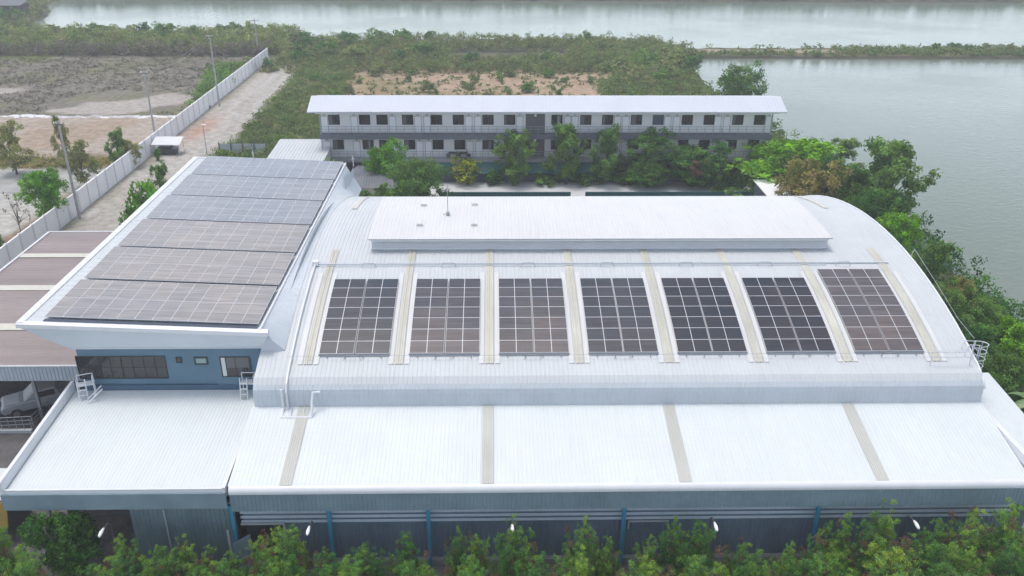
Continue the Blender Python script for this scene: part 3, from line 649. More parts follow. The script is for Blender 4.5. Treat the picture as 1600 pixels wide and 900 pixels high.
# pipe crossover on lean-to
t = thing('pipe_crossover', 'white tubular crossover frame on the lean-to roof near its left skylight', 'crossover', (-11, 40.6, 6.9))
zc = 6.98
xa, xb = -11.9, -10.2
MB().tube([(xa, 40.35, 6.75), (xb, 40.35, 6.75)], .10, 6).tube([(xa, 40.35, 6.75), (xa, 41.0, 7.0), (xa, 41.0, 8.2)], .075, 6).tube([(xb, 40.35, 6.75), (xb, 40.75, 7.5), (xb+.05, 41.0, 8.0), (xb+.45, 41.05, 8.0)], .08, 6).build('tube', M['trim'], t)
MB().tube([(xa+.5, 40.35, 6.78), (xa+.5, 41.0, 7.0)], .03, 5).tube([(xb-.5, 40.35, 6.78), (xb-.5, 41.0, 7.0)], .03, 5).build('brace', M['galv'], t)
# caged ladder at right gable
gx, gy2 = HX1+.25, 43.2
t = thing('cage_ladder', 'caged steel ladder climbing the right gable end of the hall', 'ladder', (gx, gy2, 0))
b = MB()
for s in (-.25, .25): b.tube([(gx, gy2+s, 5.9), (gx, gy2+s, 9.7), (gx-.6, gy2+s, 9.75), (gx-.8, gy2+s, 8.9)], .035, 5)
b.build('rail', M['galv'], t)
b = MB()
for i in range(12): b.tube([(gx, gy2-.25, 6+.3*i), (gx, gy2+.25, 6+.3*i)], .02, 4)
b.build('rung', M['galv'], t)
b = MB()
def hoop(z): return [(gx+.42-.42*math.cos(a), gy2+.42*math.sin(a), z) for a in np.linspace(-math.pi*.8+0, math.pi*.8, 9)] 
def hoop(z): return [(gx+.02+.62*math.sin(a), gy2+.38*math.cos(a), z) for a in np.linspace(0, math.pi, 9)]
for z in np.linspace(7.3, 9.65, 6): b.tube(hoop(z), .025, 4)
for i in (0, 2, 4, 6, 8): b.tube([hoop(7.3)[i], hoop(9.65)[i]], .02, 4)
b.build('cage', M['galv'], t)
t = thing('roof_handrail', 'thin steel handrail on the barrel roof beside the caged ladder', 'handrail', (26.5, 43.2, 9.4))
MB().tube([(25.2, 42.3, arc(42.3)), (25.2, 42.3, 9.7), (27.5, 42.3, 9.7), (27.8, 43.0, 9.7)], .025, 4).tube([(27.5, 42.3, arc(42.3)), (27.5, 42.3, 9.7)], .025, 4).tube([(25.2, 42.3, 9.3), (27.5, 42.3, 9.3)], .02, 4).build('rail', M['galv'], t)
# cable down the right edge
b = MB(); b.tube([(28.3, 52.5, 11.7), (28.5, 49, 10.6), (28.4, 46, 9.9), (28.35, 43.8, 9.7)], .012, 4).tube([(28.1, 52.5, arc(52.5)), (28.3, 52.5, 11.75)], .02, 4)
tag(b.build('cable', M['galv']), 'thin slack cable hanging along the right gable edge of the hall', 'cable')

# ------------------------------------------------------------------ maroon carport
cp = thing('carport', 'open carport with faded maroon sheet roof and cream skylight bands', 'carport', (-33, 60, 0))
KX0, KX1, KY0, KY1, KZ = -40.6, -25.0, 49.9, 73.8, 4.6
b = MB(); sheet_y(b, [(KX0, KZ), (KX1, KZ+.05)], KY0, KY1, pitch=.36, h=.018, rib=.12); b.box(KX0, KX1, KY0, KY1, KZ-.12, KZ-.06); b.build('roof', M['maroon'], cp)
for (a, c) in ((54.8, 55.8), (61.4, 62.3), (67.9, 68.7)): MB().box(KX0+.12, KX1, a, c, KZ+.045, KZ+.085).build('skylight', M['cream_strip'], cp)
b = MB(); sheet_x(b, [(KY0-.05, KZ-1.15), (KY0-.05, KZ+.04)], KX0-40, KX1, pitch=.22, h=.03); b.v = [v for v in b.v]
b = MB(); sheet_x(b, [(KY0-.05, KZ-1.15), (KY0-.05, KZ-.05)], KX0, KX1, pitch=.25, h=.03); b.build('fascia', M['louvre_pale'], cp)
b = MB(); b.tube([(KX0, KY0-.08, KZ+.02), (KX1, KY0-.08, KZ+.02)], .07, 5); b.box(KX0-.1, KX0+.08, KY0, KY1, KZ-.1, KZ+.1); b.box(KX0, KX1, KY1-.05, KY1+.1, KZ-.1, KZ+.09)
b.build('edge_trim', M['trim'], cp)
for (x, y) in [(x, y) for x in (-40.2, -31.2, -26) for y in (50.3, 58, 66, 73.3)]:
    MB().box(x-.09, x+.09, y-.09, y+.09, 0, KZ-.1).build('post', M['steel'], cp)
# pickup truck parked under it
def build_truck(x, y, rz):
    t = thing('pickup_truck', 'silver grey pickup truck nosing out from under the maroon carport', 'pickup truck', (x, y, 0), rz)
    def p(prof, w0, w1, name, m, par=t): b = MB().prism(prof, w0, w1, axis='y'); o = b.build(name, m, par, local=True); bv = o.modifiers.new('b', 'BEVEL'); bv.width = .06; bv.segments = 2; return o
    p([(-2.6, .45), (2.5, .45), (2.62, .62), (2.6, .9), (2.45, 1.05), (1.2, 1.15), (-2.6, 1.12)], -.88, .88, 'body', M['carpaint'])
    p([(1.2, 1.12), (.45, 1.72), (-.9, 1.75), (-1.15, 1.12)], -.78, .78, 'cab', M['carpaint'])
    MB().quad((1.16, -.68, 1.17), (1.16, .68, 1.17), (.52, .60, 1.70), (.52, -.60, 1.70)).build('windscreen', M['headlight'], t, local=True)
    MB().box(-.8, .3, -.795, -.782, 1.2, 1.62).build('side_window', M['glass'], t, local=True); MB().box(-.8, .3, .782, .795, 1.2, 1.62).build('side_window', M['glass'], t, local=True)
    MB().box(1.25, 2.35, -.7, .7, 1.10, 1.13).build('bonnet', M['carwhite'], t, local=True)
    MB().box(2.6, 2.64, -.4, .4, .62, .88).build('grille', M['frame'], t, local=True); MB().box(2.5, 2.72, -.86, .86, .42, .58).build('bumper', M['frame'], t, local=True)
    for s in (-1, 1): MB().box(2.5, 2.63, s*.65-.17, s*.65+.17, .78, .96).build('headlight', M['headlight'], t, local=True)
    for (wx, s) in ((1.75, -1), (1.75, 1), (-1.6, -1), (-1.6, 1)):
        b = MB().tube([(wx, s*.72, .37), (wx, s*.92, .37)], .37, 16); wh = b.build('wheel', M['tyre'], t, local=True)
        MB().tube([(wx, s*.90, .37), (wx, s*.935, .37)], .22, 10).build('rim', M['rim'], wh, local=True)
x, y = at(52, 606, .8)
build_truck(x+1.2, y-1.1, R(208))
# steel barrier on the yard
bx, by = at(35, 668, .5)
t = thing('steel_barrier', 'low galvanised barrier frame lying on the dark yard left of the block', 'barrier', (bx, by, 0))
x0, y0 = at(-20, 668, .4); x1, y1 = at(52, 664, .4); x2_, y2_ = at(78, 640, .4)
MB().box(x0, x1, y0-.12, y0+.12, 0, .22).build('base', M['galv'], t)
b = MB()
for z in (.5, .8, 1.1): b.tube([(x0, y0, z), (x1, y1, z), (x2_, y2_, z)], .03, 4)
for k in range(7): q = x0+(x1-x0)*k/6; b.tube([(q, y0, 0), (q, y0, 1.1)], .025, 4)
for k in range(3): q = k/2; b.tube([(x1+(x2_-x1)*q, y1+(y2_-y1)*q, 0), (x1+(x2_-x1)*q, y1+(y2_-y1)*q, 1.1)], .03, 4)
b.build('frame', M['steel'], t)
# ochre lean-to corner, bottom left
t = thing('yellow_shed', 'corner of a small ochre shed with a cream roof edge at the bottom left', 'shed', (-28.2, 37.5, 0))
x0, y0 = at(16, 776, 3); 
MB().box(x0-6, x0, y0-.3, y0+2.5, 2.95, 3.05).build('roof', M['curtain'], t)
MB().prism([(x0-6, 2.9), (x0-.05, 2.9), (x0-.35, 1.2), (x0-6, .0)], y0-.4, y0-.34, axis='y').build('front_panel', M['yellow'], t)
MB().box(x0-6, x0-.6, y0-.2, y0+2.3, 0, 2.94).build('wall', M['stairdark'], t)

# ------------------------------------------------------------------ street lamps in front
for px, lb in ((168, 'white headed street lamp before the dark open front of the entrance block'), (486, 'white headed street lamp just left of the second blue downpipe'),
               (803, 'white headed street lamp halfway between the third and fourth blue downpipes'), (1122, 'white headed street lamp midway between the fourth and fifth blue downpipes'),
               (1440, 'white headed street lamp right of the last blue downpipe, amid tall shrubs')):
    y = 34.3; z = top_at(825, y); x = xat(px, y, z)
    t = thing('street_lamp', lb, 'street lamp', (x, y, 0), group='street lamps along the front of the hall')
    MB().tube([(x, y+.9, 0), (x, y+.9, z-.25), (x, y+.7, z-.02), (x, y+.2, z)], [.05, .04, .03, .03], 6).build('pole', M['poledark'], t)
    n = 8; b = MB(); b.tube([(x, y+.25, z+.02), (x, y+.12, z+.03), (x, y-.12, z+.03), (x, y-.32, z), (x, y-.38, z-.03)], [.04, .07, .10, .08, .03], 8); b.build('lamp_head', M['lampwhite'], t, smooth=True)

# ------------------------------------------------------------------ dormitory
DX0, DX1, DY = -20.9, 34.0, 103.2
dz = [(5.9, 'upper'), (2.8, 'lower')]
dorm = thing('dormitory', 'long two level dormitory with white roof, open corridors and teal awning below', 'dormitory', (6.5, 106, 0))
MB().box(DX0, DX1, DY, DY+5.5, 2.75, 8.9).build('wall', M['dormwall'], dorm)
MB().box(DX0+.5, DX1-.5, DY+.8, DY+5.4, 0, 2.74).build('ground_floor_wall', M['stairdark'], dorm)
b = MB(); sheet_x(b, [(101.7, 8.85), (105.0, 10.0), (110.6, 8.8)], -22.2, 35.5, pitch=.45, h=.015); b.box(-22.2, 35.5, 101.66, 101.72, 8.70, 8.88); 
b.poly([(-22.15, 101.75, 8.8), (-22.15, 105, 9.95), (-22.15, 110.5, 8.75)]); b.poly([(35.45, 101.75, 8.8), (35.45, 105, 9.95), (35.45, 110.5, 8.75)])
rf = b.build('roof', M['dormroof'], dorm)
MB().tube([(-22.2, 101.62, 8.86), (35.5, 101.62, 8.86)], .06, 5).build('gutter', M['trim'], rf)
MB().box(DX0-.4, DX1+.4, 101.75, DY-.003, 8.60, 8.68).build('soffit', M['dormwall'], dorm)
MB().box(DX0-.2, DX1+.2, 102.2, DY-.003, 5.35, 5.9).build('corridor_slab', M['slab'], dorm)
MB().box(DX0-.2, DX1+.2, 102.2, DY-.003, 2.45, 2.8).build('corridor_slab', M['lowrail'], dorm)
for z in (5.9, 2.8):
    b = MB()
    for k in range(55):
        x = DX0+(DX1-DX0)*k/54; b.box(x-.022, x+.022, 102.24, 102.285, z, z+1.0)
    for zz in (.35, .68, 1.0): b.box(DX0, DX1, 102.245, 102.28, z+zz-.02, z+zz+.02)
    b.build('railing', M['steel'], dorm)
for k in range(12):
    x = DX0+.2+(DX1-DX0-.4)*k/11; MB().box(x-.11, x+.11, 102.3, 102.5, 0, 2.45).build('column', M['lowrail'], dorm)
for x in (DX0+.05, DX1-.05): MB().box(x-.07, x+.07, 102.25, 102.4, 2.8, 8.6).build('post', M['steel'], dorm)
sx = lambda px: xat(px, 103.7, 7)
upw = [523, 570, 597, 636.5, 681, 715, 761, 794.5, 868, 913, 947, 992, 1026, 1071.5, 1106, 1151, 1185]
lww = [526.5, 573, 599, 638, 682.5, 716.5, 761, 794.5, 868, 914.5, 947, 989, 1024, 1068, 1102, 1145, 1180]
upd = [508, 554, 613, 652.5, 666.5, 731, 745.5, 810, 884.5, 896, 962.5, 975.5, 1041, 1055, 1119.5, 1134, 1200]
rc = random.Random(21)
def dwin(x, z, gl):
    wv, hv = 1.26, 1.12; b = MB(); y = DY-.05; z0 = z+1.05; z1 = z0+hv; x0 = x-wv/2; x1 = x+wv/2
    for q in ((x0-.05, x1+.05, z0-.05, z0), (x0-.05, x1+.05, z1, z1+.05), (x0-.05, x0, z0, z1), (x1, x1+.05, z0, z1), (x-.025, x+.025, z0, z1), (x-wv*.28, x-wv*.26, z0, z1), (x+wv*.26, x+wv*.28, z0, z1)):
        b.box(q[0], q[1], y, y+.08, q[2], q[3])
    f = b.build('window', M['frame'], dorm); MB().box(x0, x1, DY-.025, DY+.02, z0, z1).build('pane', M[gl], f)
    q = rc.random()
    if q < .45: a_ = x0+.04 if q < .25 else x+.05; MB().box(a_, a_+rc.uniform(.18, .5), DY-.032, DY-.027, z0+.04, z1-.04).build('curtain', M['blind'] if q < .3 else M['dimcurtain'], f)
def ddoor(x, z):
    f = MB().box(x-.38, x+.38, DY-.04, DY+.02, z+.02, z+2.02).build('door', M['door'], dorm)
    b = MB(); b.box(x-.43, x-.38, DY-.05, DY+.01, z, z+2.08); b.box(x+.38, x+.43, DY-.05, DY+.01, z, z+2.08); b.box(x-.43, x+.43, DY-.05, DY+.01, z+2.02, z+2.08); b.build('door_frame', M['lowrail'], f)
    MB().box(x-.16, x+.16, DY-.08, DY+.0, z+2.16, z+2.26).build('vent', M['steel'], f)
for i, px in enumerate(upw): dwin(sx(px), 5.9, 'glass_blue' if i == 12 else 'glass')
for px in lww: dwin(sx(px), 2.8, 'glass')
for px in upd: ddoor(sx(px), 5.9); ddoor(sx(px+1), 2.8)
for z in (5.9, 2.8):
    x0, x1 = sx(819.5), sx(849.5)
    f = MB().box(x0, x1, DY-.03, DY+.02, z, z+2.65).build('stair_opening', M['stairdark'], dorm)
    MB().box(x0+.1, x1-.1, DY-.06, DY-.035, z+1.0, z+1.05).box((x0+x1)/2-.1, x1-.1, DY-.06, DY-.035, z+.2, z+.9).build('stair', M['blind'], f)
    MB().box((x0+x1)/2-.13, (x0+x1)/2+.13, DY-.2, DY-.04, z+2.05, z+2.3).build('lamp', M['lampwhite'], f)
b = MB(); b.prism([(100.9, 1.35), (102.15, 2.36), (102.15, 2.44), (100.85, 1.43)], xat(680, 101, 2.2), xat(960, 101, 2.2)); b.build('awning', M['teal'], dorm)
for px in np.arange(690, 1180, 38):
    x = xat(px, 102, 1); f = MB().box(x, x+1.7, DY+.74, DY+.78, .3, 2.2).build('ground_window', M['frame'], dorm); MB().box(x+.08, x+1.62, DY+.72, DY+.735, .9, 2.1).build('pane', M['glass'], f)
MB().box(xat(665, 101.9, .5), xat(1190, 101.9, .5), 101.8, 101.9, .1, 1.0).build('base_wall', M['slab'], dorm)
# motorbikes on the lower corridor
def bike(x, y, z, lb):
    t = thing('motorcycle', lb, 'motorcycle', (x, y, z), R(3))
    MB().prism([(-.5, .55), (.35, .5), (.55, .85), (.2, .72), (-.6, .8)], -.12, .12, axis='y').build('body', M['frame'], t, local=True)
    for wx in (-.6, .62):
        w_ = MB().tube([(wx, -.05, .3), (wx, .05, .3)], .3, 12).build('wheel', M['tyre'], t, local=True)
    MB().tube([(.62, 0, .3), (.45, 0, 1.0)], .03, 5).tube([(.45, -.3, 1.02), (.45, .3, 1.02)], .025, 5).build('handlebar', M['steel'], t, local=True)
bike(sx(706), 102.9, 2.8, 'dark motorcycle parked on the lower corridor under a window'); bike(sx(722), 102.9, 2.8, 'second dark motorcycle behind the railing, above the flowering tree')
# low teal-edged fence in front of paving
for a, c, lb in ((685, 891, 'long dark teal low fence edging the pale paving, left of the gap'), (914, 1188, 'long dark teal low fence edging the pale paving, right of the gap')):
    x0, x1 = xat(a, 95, 1), xat(c, 95, 1); t = thing('low_fence', lb, 'fence', ((x0+x1)/2, 95, 0), group='low teal fences along the paving')
    MB().box(x0, x1, 95.0, 95.08, .15, 1.0).build('panel', M['teal'], t)
    b = MB()
    for k in range(12): q = x0+.05+(x1-x0-.1)*k/11; b.box(q-.04, q+.04, 94.92, 94.99, 0, 1.1)
    b.build('post', M['teal'], t); MB().box(x0, x1, 94.97, 95.1, 1.0, 1.06).build('top_rail', M['teal'], t)
# white roofed open shed left of dormitory
x0, y0 = at(412, 250, 4); x1, _ = at(505, 250, 4); _, y1 = at(450, 221, 4)
t = thing('shed', 'white roofed shed beside the left end of the dormitory', 'shed', ((x0+x1)/2, y0+4, 0))
b = MB(); sheet_x(b, [(y0-1.5, 3.9), (y1, 4.3)], x0+.2, x1+.1, pitch=.4, h=.04); b.build('roof', M['roof_old'], t)
MB().box(x0+.4, x1, y0-1.2, y1-.2, 0, 3.85).build('wall', M['dormwall'], t)
# grey arched shade roof behind the hall (left)
x0, y0 = at(545, 290, 3.5); x1, _ = at(640, 290, 3.5)
t = thing('shade_roof', 'dark grey curved sheet roof behind the hall, partly under trees', 'shade roof', ((x0+x1)/2, y0+2, 0))
b = MB(); sheet_x(b, [(y0, 3.2), (y0+2, 3.9), (y0+4.5, 4.1), (y0+7, 3.6)], x0, x1, pitch=.3, h=.04); b.build('roof', M['greyroof'], t)
for (x, y) in ((x0+.2, y0+.2), (x1-.2, y0+.2), (x0+.2, y0+6.8), (x1-.2, y0+6.8)): MB().tube([(x, y, 0), (x, y, 3.2)], .06, 5).build('post', M['steel'], t)
# small grey roof at the right, behind the hall
x0, y0 = at(1196, 303, 2.8); x1, _ = at(1262, 303, 2.8)
t = thing('pump_shed', 'small grey flat roofed shed between paving and the olive tree', 'shed', ((x0+x1)/2, y0+3, 0))
MB().box(x0, x1, y0-1, y0+5, 2.7, 2.82).build('roof', M['dormwall'], t); MB().box(x0+.2, x1-.2, y0-.8, y0+4.8, 0, 2.69).build('wall', M['slab'], t)
# grey fence between shed and road
x0, y0 = at(345, 246, 0); x1, y1 = at(418, 246, 0)
t = thing('sheet_fence', 'pale blue grey sheet fence between the track and the white shed', 'fence', ((x0+x1)/2, y0, 0))
b = MB(); sheet_x(b, [(y0, .1), (y0, 1.9)], x0, x1, pitch=.3, h=.04); b.build('panel', M['sidewall'], t)
b = MB(); [b.box(x0+(x1-x0)*k/4-.06, x0+(x1-x0)*k/4+.06, y0-.16, y0-.05, 0, 2.1) for k in range(5)]; b.build('post', M['slab'], t)

# ------------------------------------------------------------------ long precast fence on the left
FX = -46.3
fen = thing('precast_fence', 'long white precast concrete fence running back along the dirt track', 'fence', (FX, 110, 0))
b = MB(); b.box(FX-.06, FX+.06, 30, 181, 0, 2.4)
pn = b.build('panel', M['concwall'], fen)
fp_me = MB().box(-.11, .13, -.09, .09, 0, 2.55).build('post', M['fencepost'], fen, local=True)
for k in range(60):
    o = fp_me if k == 0 else fp_me.copy()
    if k: COL.objects.link(o); o.parent = fen
    o.location = (0, 30.2+2.55*k-110, 0)
MB().box(FX-.09, FX+.10, 30, 181, 2.4, 2.47).build('coping', M['concwall'], fen)
# white plastic sheeting line on the lot
def ribbon(name, pts, wdt, h, m):
    b = MB(); n = len(pts); 
    for i in range(n-1):
        (xa, ya), (xb, yb) = pts[i], pts[i+1]
        b.prism([(ya-wdt/2, 0), (ya, h*random.uniform(.6, 1)), (ya+wdt/2, 0)], xa, xb)
    return b.build(name, m)
pts = [(x, 134.2+(N2(x, 3, .3)-.5)*2.2) for x in np.arange(-108, -47, .5) if N1(x, 9, .16) > .36]
segs = MB()
rq = random.Random(9); x = -110.0
while x < -47.5:
    dx = rq.uniform(.25, .8); yc = 134.2+float(N2(x, 3, .25)-.5)*2.5+rq.uniform(-.15, .15); ww = .25+float(N3(x, 1, .35))**2*2.6; hh = .04+float(N3(x, 5, .8))*.35
    segs.prism([(yc-ww/2, 0), (yc-ww*.2, hh), (yc+ww*.25, hh*.7), (yc+ww/2, 0)], x, x+dx+.02); x += dx
tag(segs.build('plastic_sheeting', M['plastic'], smooth=False), 'torn white plastic sheeting lying in a line across the bare west lot', 'plastic sheet')
# small canopy over dark goods near the fence
x, y = at(262, 240, 0)
t = thing('roadside_stall', 'small white roofed stall with dark goods against the precast fence', 'stall', (x, y+1, 0))
MB().prism([(y-1.0, 1.45), (y+1.2, 2.0), (y+1.2, 2.06), (y-1.0, 1.51)], x-1.7, x+2.1).build('roof', M['trim'], t)
for (a, c) in ((-1.5, -.9), (1.9, -.9), (-1.5, 1.1), (1.9, 1.1)): MB().tube([(x+a, y+c, 0), (x+a, y+c, 1.45 if c < 0 else 1.95)], .05, 5).build('post', M['galv'], t)
MB().box(x-1.3, x+1.3, y-.6, y+1, .05, .8).box(x-.9, x+.6, y-.3, y+.9, .8, 1.1).build('goods', M['frame'], t)
MB().tube([(x+1.9, y-.9, 1.4), (x+2.7, y+1.2, .1)], .05, 5).build('brace', M['trim'], t)
# utility poles
def pole(px, pyb, pyt, lb, arm=True):
    x, y = at(px, pyb, 0); H = top_at(pyt, y)
    t = thing('utility_pole', lb, 'utility pole', (x, y, 0), group='utility poles along the track')
    MB().tube([(x, y, 0), (x, y, H)], [.17, .10], 8).build('pole', M['pole'], t)
    if arm:
        b = MB(); aw = 1.0 if 'far end' in lb else .45; b.box(x-aw, x+aw, y-.16, y-.08, H-.35, H-.27); 
        b.build('crossarm', M['poledark'], t)
        for q in (-aw*.9, -aw*.4, aw*.9): MB().tube([(x+q, y-.12, H-.24), (x+q, y-.12, H-.02)], .05, 5).build('insulator', M['lampwhite'], t)
    return (x, y, H)
P = [pole(125, 342, 190, 'nearest utility pole, left of the track beside the white fence'), pole(246, 232, 112, 'second utility pole from the front, by the roadside stall'),
     pole(343, 166, 56, 'third utility pole, leaning beside the middle of the fence'), pole(404, 86, 31, 'farthest utility pole, at the far end of the fence')]
wb = MB()
for a, c in zip(P[:-1], P[1:]):
    for q in (-.4, .4):
        pts = [(a[0]+(c[0]-a[0])*s+q, a[1]+(c[1]-a[1])*s-.12, a[2]+(c[2]-a[2])*s-.05-1.0*math.sin(math.pi*s)) for s in np.linspace(0, 1, 9)]
        wb.tube(pts, .010, 3)
tag(wb.build('power_cable', M['pole']), 'thin overhead cables strung from pole to pole along the fence', 'cable')
x, y = at(324, 243, 0)
t = thing('lamp_post', 'slim pale lamp post on the track behind the office roof', 'lamp post', (x, y, 0)); H = top_at(195, y)
MB().tube([(x, y, 0), (x, y, H)], .05, 6).build('pole', M['pole'], t); MB().box(x-.1, x+.45, y-.1, y+.1, H-.05, H+.04).build('lamp_head', M['lampwhite'], t)
# hut top left
x, y = at(15, 26, 0)
t = thing('hut', 'dark open sided hut with a grey roof at the far left shore', 'hut', (x, y, 0))
b = MB(); sheet_x(b, [(y-2, 3.1), (y+5, 4.6)], x-12, x+4.5, pitch=.6, h=.06); b.build('roof', M['greyroof'], t); MB().box(x-11, x+3.5, y-1, y+4.5, 0, 3.0).build('wall', M['dark'], t)
b = MB(); [b.tube([(x-11+2.1*k, y-1.6, 0), (x-11+2.1*k, y-1.6, 3.1)], .1, 5) for k in range(8)]; b.build('post', M['timber'], t)
# ------------------------------------------------------------------ the humid air
hz = MB().box(-3020, 3020, -620, 3020, -4.5, 37.0).build('haze', [bpy.data.materials.new('humid_air')])
hm = hz.data.materials[0]; hm.use_nodes = True; ht = hm.node_tree
for n_ in list(ht.nodes):
    if n_.type == 'BSDF_PRINCIPLED': ht.nodes.remove(n_)
pv_ = ht.nodes.new('ShaderNodeVolumePrincipled'); pv_.inputs['Color'].default_value = (.93, .96, 1, 1); pv_.inputs['Density'].default_value = .0009
pv_.inputs['Anisotropy'].default_value = .2
ht.links.new(pv_.outputs[0], [n_ for n_ in ht.nodes if n_.type == 'OUTPUT_MATERIAL'][0].inputs['Volume'])
tag(hz, 'thin pale haze in the air over the whole place', 'haze', kind='stuff')
# ------------------------------------------------------------------ foliage
LEAFSETS = {}
def leaf_cloud(name, clumps, nleaf, size, palette, seed, aspect=.5, up=.35):
    """clumps: (x,y,z,r) or (x,y,z,r,palette index); many leaf-sized rhombs through every clump"""
    r = np.random.default_rng(seed); P_, C_, N_ = [], [], []
    pal = np.array(palette)
    for cl in clumps:
        x, y, z, rad = cl[:4]; n = max(6, int(nleaf*(rad**2)))
        d = r.normal(size=(n, 3)); d /= np.linalg.norm(d, axis=1)[:, None]
        rr = rad*(r.random(n)**.45)[:, None]*r.uniform(.75, 1.15, (n, 1))
        p = np.array([x, y, z])+d*rr*np.array([1, 1, .8]); nm = d*.7+r.normal(size=(n, 3))*.55+np.array([0, 0, up]); nm /= np.linalg.norm(nm, axis=1)[:, None]
        k = cl[4] if len(cl) > 4 else r.integers(0, len(pal))
        c = pal[k]*r.uniform(.75, 1.25)*r.uniform(.8, 1.2, (n, 1)); P_.append(p); N_.append(nm); C_.append(c)
    P_ = np.concatenate(P_); N_ = np.concatenate(N_); C_ = np.concatenate(C_); n = len(P_)
    a = r.normal(size=(n, 3)); u = np.cross(N_, a); u /= np.linalg.norm(u, axis=1)[:, None]; v = np.cross(N_, u)
    s = size*r.uniform(.6, 1.35, (n, 1)); 
    V = np.stack([P_-u*s, P_-v*s*aspect, P_+u*s, P_+v*s*aspect], 1).reshape(-1, 3).astype(np.float32)
    me = bpy.data.meshes.new(name); me.vertices.add(4*n); me.vertices.foreach_set('co', V.ravel())
    me.loops.add(4*n); me.loops.foreach_set('vertex_index', np.arange(4*n, dtype=np.int32)); me.polygons.add(n); me.polygons.foreach_set('loop_start', np.arange(0, 4*n, 4, dtype=np.int32))
    ca = me.color_attributes.new('tint', 'FLOAT_COLOR', 'POINT')
    cc = np.concatenate([np.repeat(C_, 4, 0), np.ones((4*n, 1))], 1).astype(np.float32); ca.data.foreach_set('color', cc.ravel())
    me.update(calc_edges=True); me.materials.append(M['leaf']); return me
def trunk_mesh(name, H, r0, limbs, seed):
    r = random.Random(seed); b = MB(); 
    zs = [0, H*.2, H*.45, H*.7, H*.92]; ax = [(r.uniform(-.05, .05)*H*i*.3, r.uniform(-.05, .05)*H*i*.3, z) for i, z in enumerate(zs)]
    b.tube(ax, [r0, r0*.8, r0*.6, r0*.35, r0*.12], 7)
    for (x, y, z) in limbs:
        i = 1 if z < H*.55 else 2; s = ax[i]; b.tube([s, ((s[0]+x)*.45, (s[1]+y)*.45, s[2]*.4+z*.6), (x, y, z)], [r0*.42, r0*.25, r0*.07], 5)
    o = b.build(name, M['bark'], smooth=True); me = o.data; bpy.data.objects.remove(o); return me
def make_crown(kind, seed):
    """returns clumps in a unit-ish space: height 1 (z), radius about .5, and limb targets"""
    r = random.Random(seed); cl = []; limbs = []
    def blob(cx, cy, cz, rx, rz, n, cr, pi=None):
        for _ in range(n):
            a = r.uniform(0, 2*math.pi); q = r.random()**.5; zz = r.uniform(-1, 1); w_ = math.sqrt(max(0, 1-zz*zz))
            c = (cx+rx*q*w_*math.cos(a), cy+rx*q*w_*math.sin(a), cz+rz*zz, cr*r.uniform(.6, 1.25)); cl.append(c+((pi,) if pi is not None else ()))
    if kind == 'round':
        for i in range(9):
            a = i*2.4; q = .27*(i % 3)/2+.06; z = .40+.42*((i*7) % 9)/9; blob(q*math.cos(a), q*math.sin(a), z, .22, .16, 13, .085); limbs.append((q*math.cos(a), q*math.sin(a), z))
        blob(0, 0, .48, .40, .38, 85, .085)
    elif kind == 'column':
        for i in range(9):
            z = .12+.84*i/9; w_ = .20*math.sin(math.pi*min(1, (1.08-z)*1.05))+.05; blob(r.uniform(-.05, .05), r.uniform(-.05, .05), z, w_*1.5, .08, 15, .065); limbs.append((r.uniform(-.1, .1), r.uniform(-.1, .1), z))
    elif kind == 'spread':
        for i in range(12):
            a = i*2.4; q = .36*((i*5) % 12)/12+.08; z = .55+.30*((i*7) % 12)/12-.25*q; blob(q*math.cos(a), q*math.sin(a), z, .17, .07, 13, .07); limbs.append((q*math.cos(a), q*math.sin(a), z))
        blob(0, 0, .38, .42, .22, 50, .08)
    elif kind == 'loose':
        for i in range(11):
            a = i*2.4+r.uniform(-.4, .4); q = .25*((i*5) % 11)/11+.05; z = .22+.72*i/11; q *= 1.25-abs(z-.45); blob(q*math.cos(a), q*math.sin(a), z, .15, .10, 14, .075); limbs.append((q*math.cos(a), q*math.sin(a), z))
    elif kind == 'feather':     # ascending sprays of a young legume shrub
        for i in range(9):
            a = i*2.4+r.uniform(-.4, .4); q = .30*((i*4) % 9)/9+.03; zt = .98-.9*q+r.uniform(-.1, .05)
            pi = r.choice([0, 0, 1, 2, 2, 3, 1]) if i else 2
            for s in range(7):
                f = s/6; z = .25+(zt-.25)*f; w_ = .10*(1-f*.55)
                for _ in range(5): cl.append((q*(.4+.6*f)*math.cos(a)+r.gauss(0, w_*.75), q*(.4+.6*f)*math.sin(a)+r.gauss(0, w_*.75), z+r.gauss(0, .03), .055*r.uniform(.6, 1.2)*(1.1-f*.45), pi if r.random() < .75 else r.randrange(4)))
            limbs.append((q*math.cos(a), q*math.sin(a), zt*.9))
        for i in range(5):
            a = r.uniform(0, 6.28); q = r.uniform(.1, .3); blob(q*math.cos(a), q*math.sin(a), r.uniform(.45, .85), .06, .06, 3, .045, 4)
        blob(0, 0, .3, .36, .25, 55, .07)
    elif kind == 'bush':
        for i in range(7):
            a = i*2.4; q = .3*(i % 3)/2; z = .35+.35*((i*3) % 7)/7; blob(q*math.cos(a), q*math.sin(a), z, .22, .2, 9, .12); limbs.append((q*math.cos(a), q*math.sin(a), z))
        blob(0, 0, .3, .46, .25, 25, .12)
    elif kind == 'bare':
        for i in range(10):
            a = i*2.4; q = .12+.28*((i*3) % 10)/10; z = .45+.5*((i*7) % 10)/10; blob(q*math.cos(a), q*math.sin(a), z, .08, .06, 3, .05); limbs.append((q*math.cos(a), q*math.sin(a), z))
    return cl, limbs
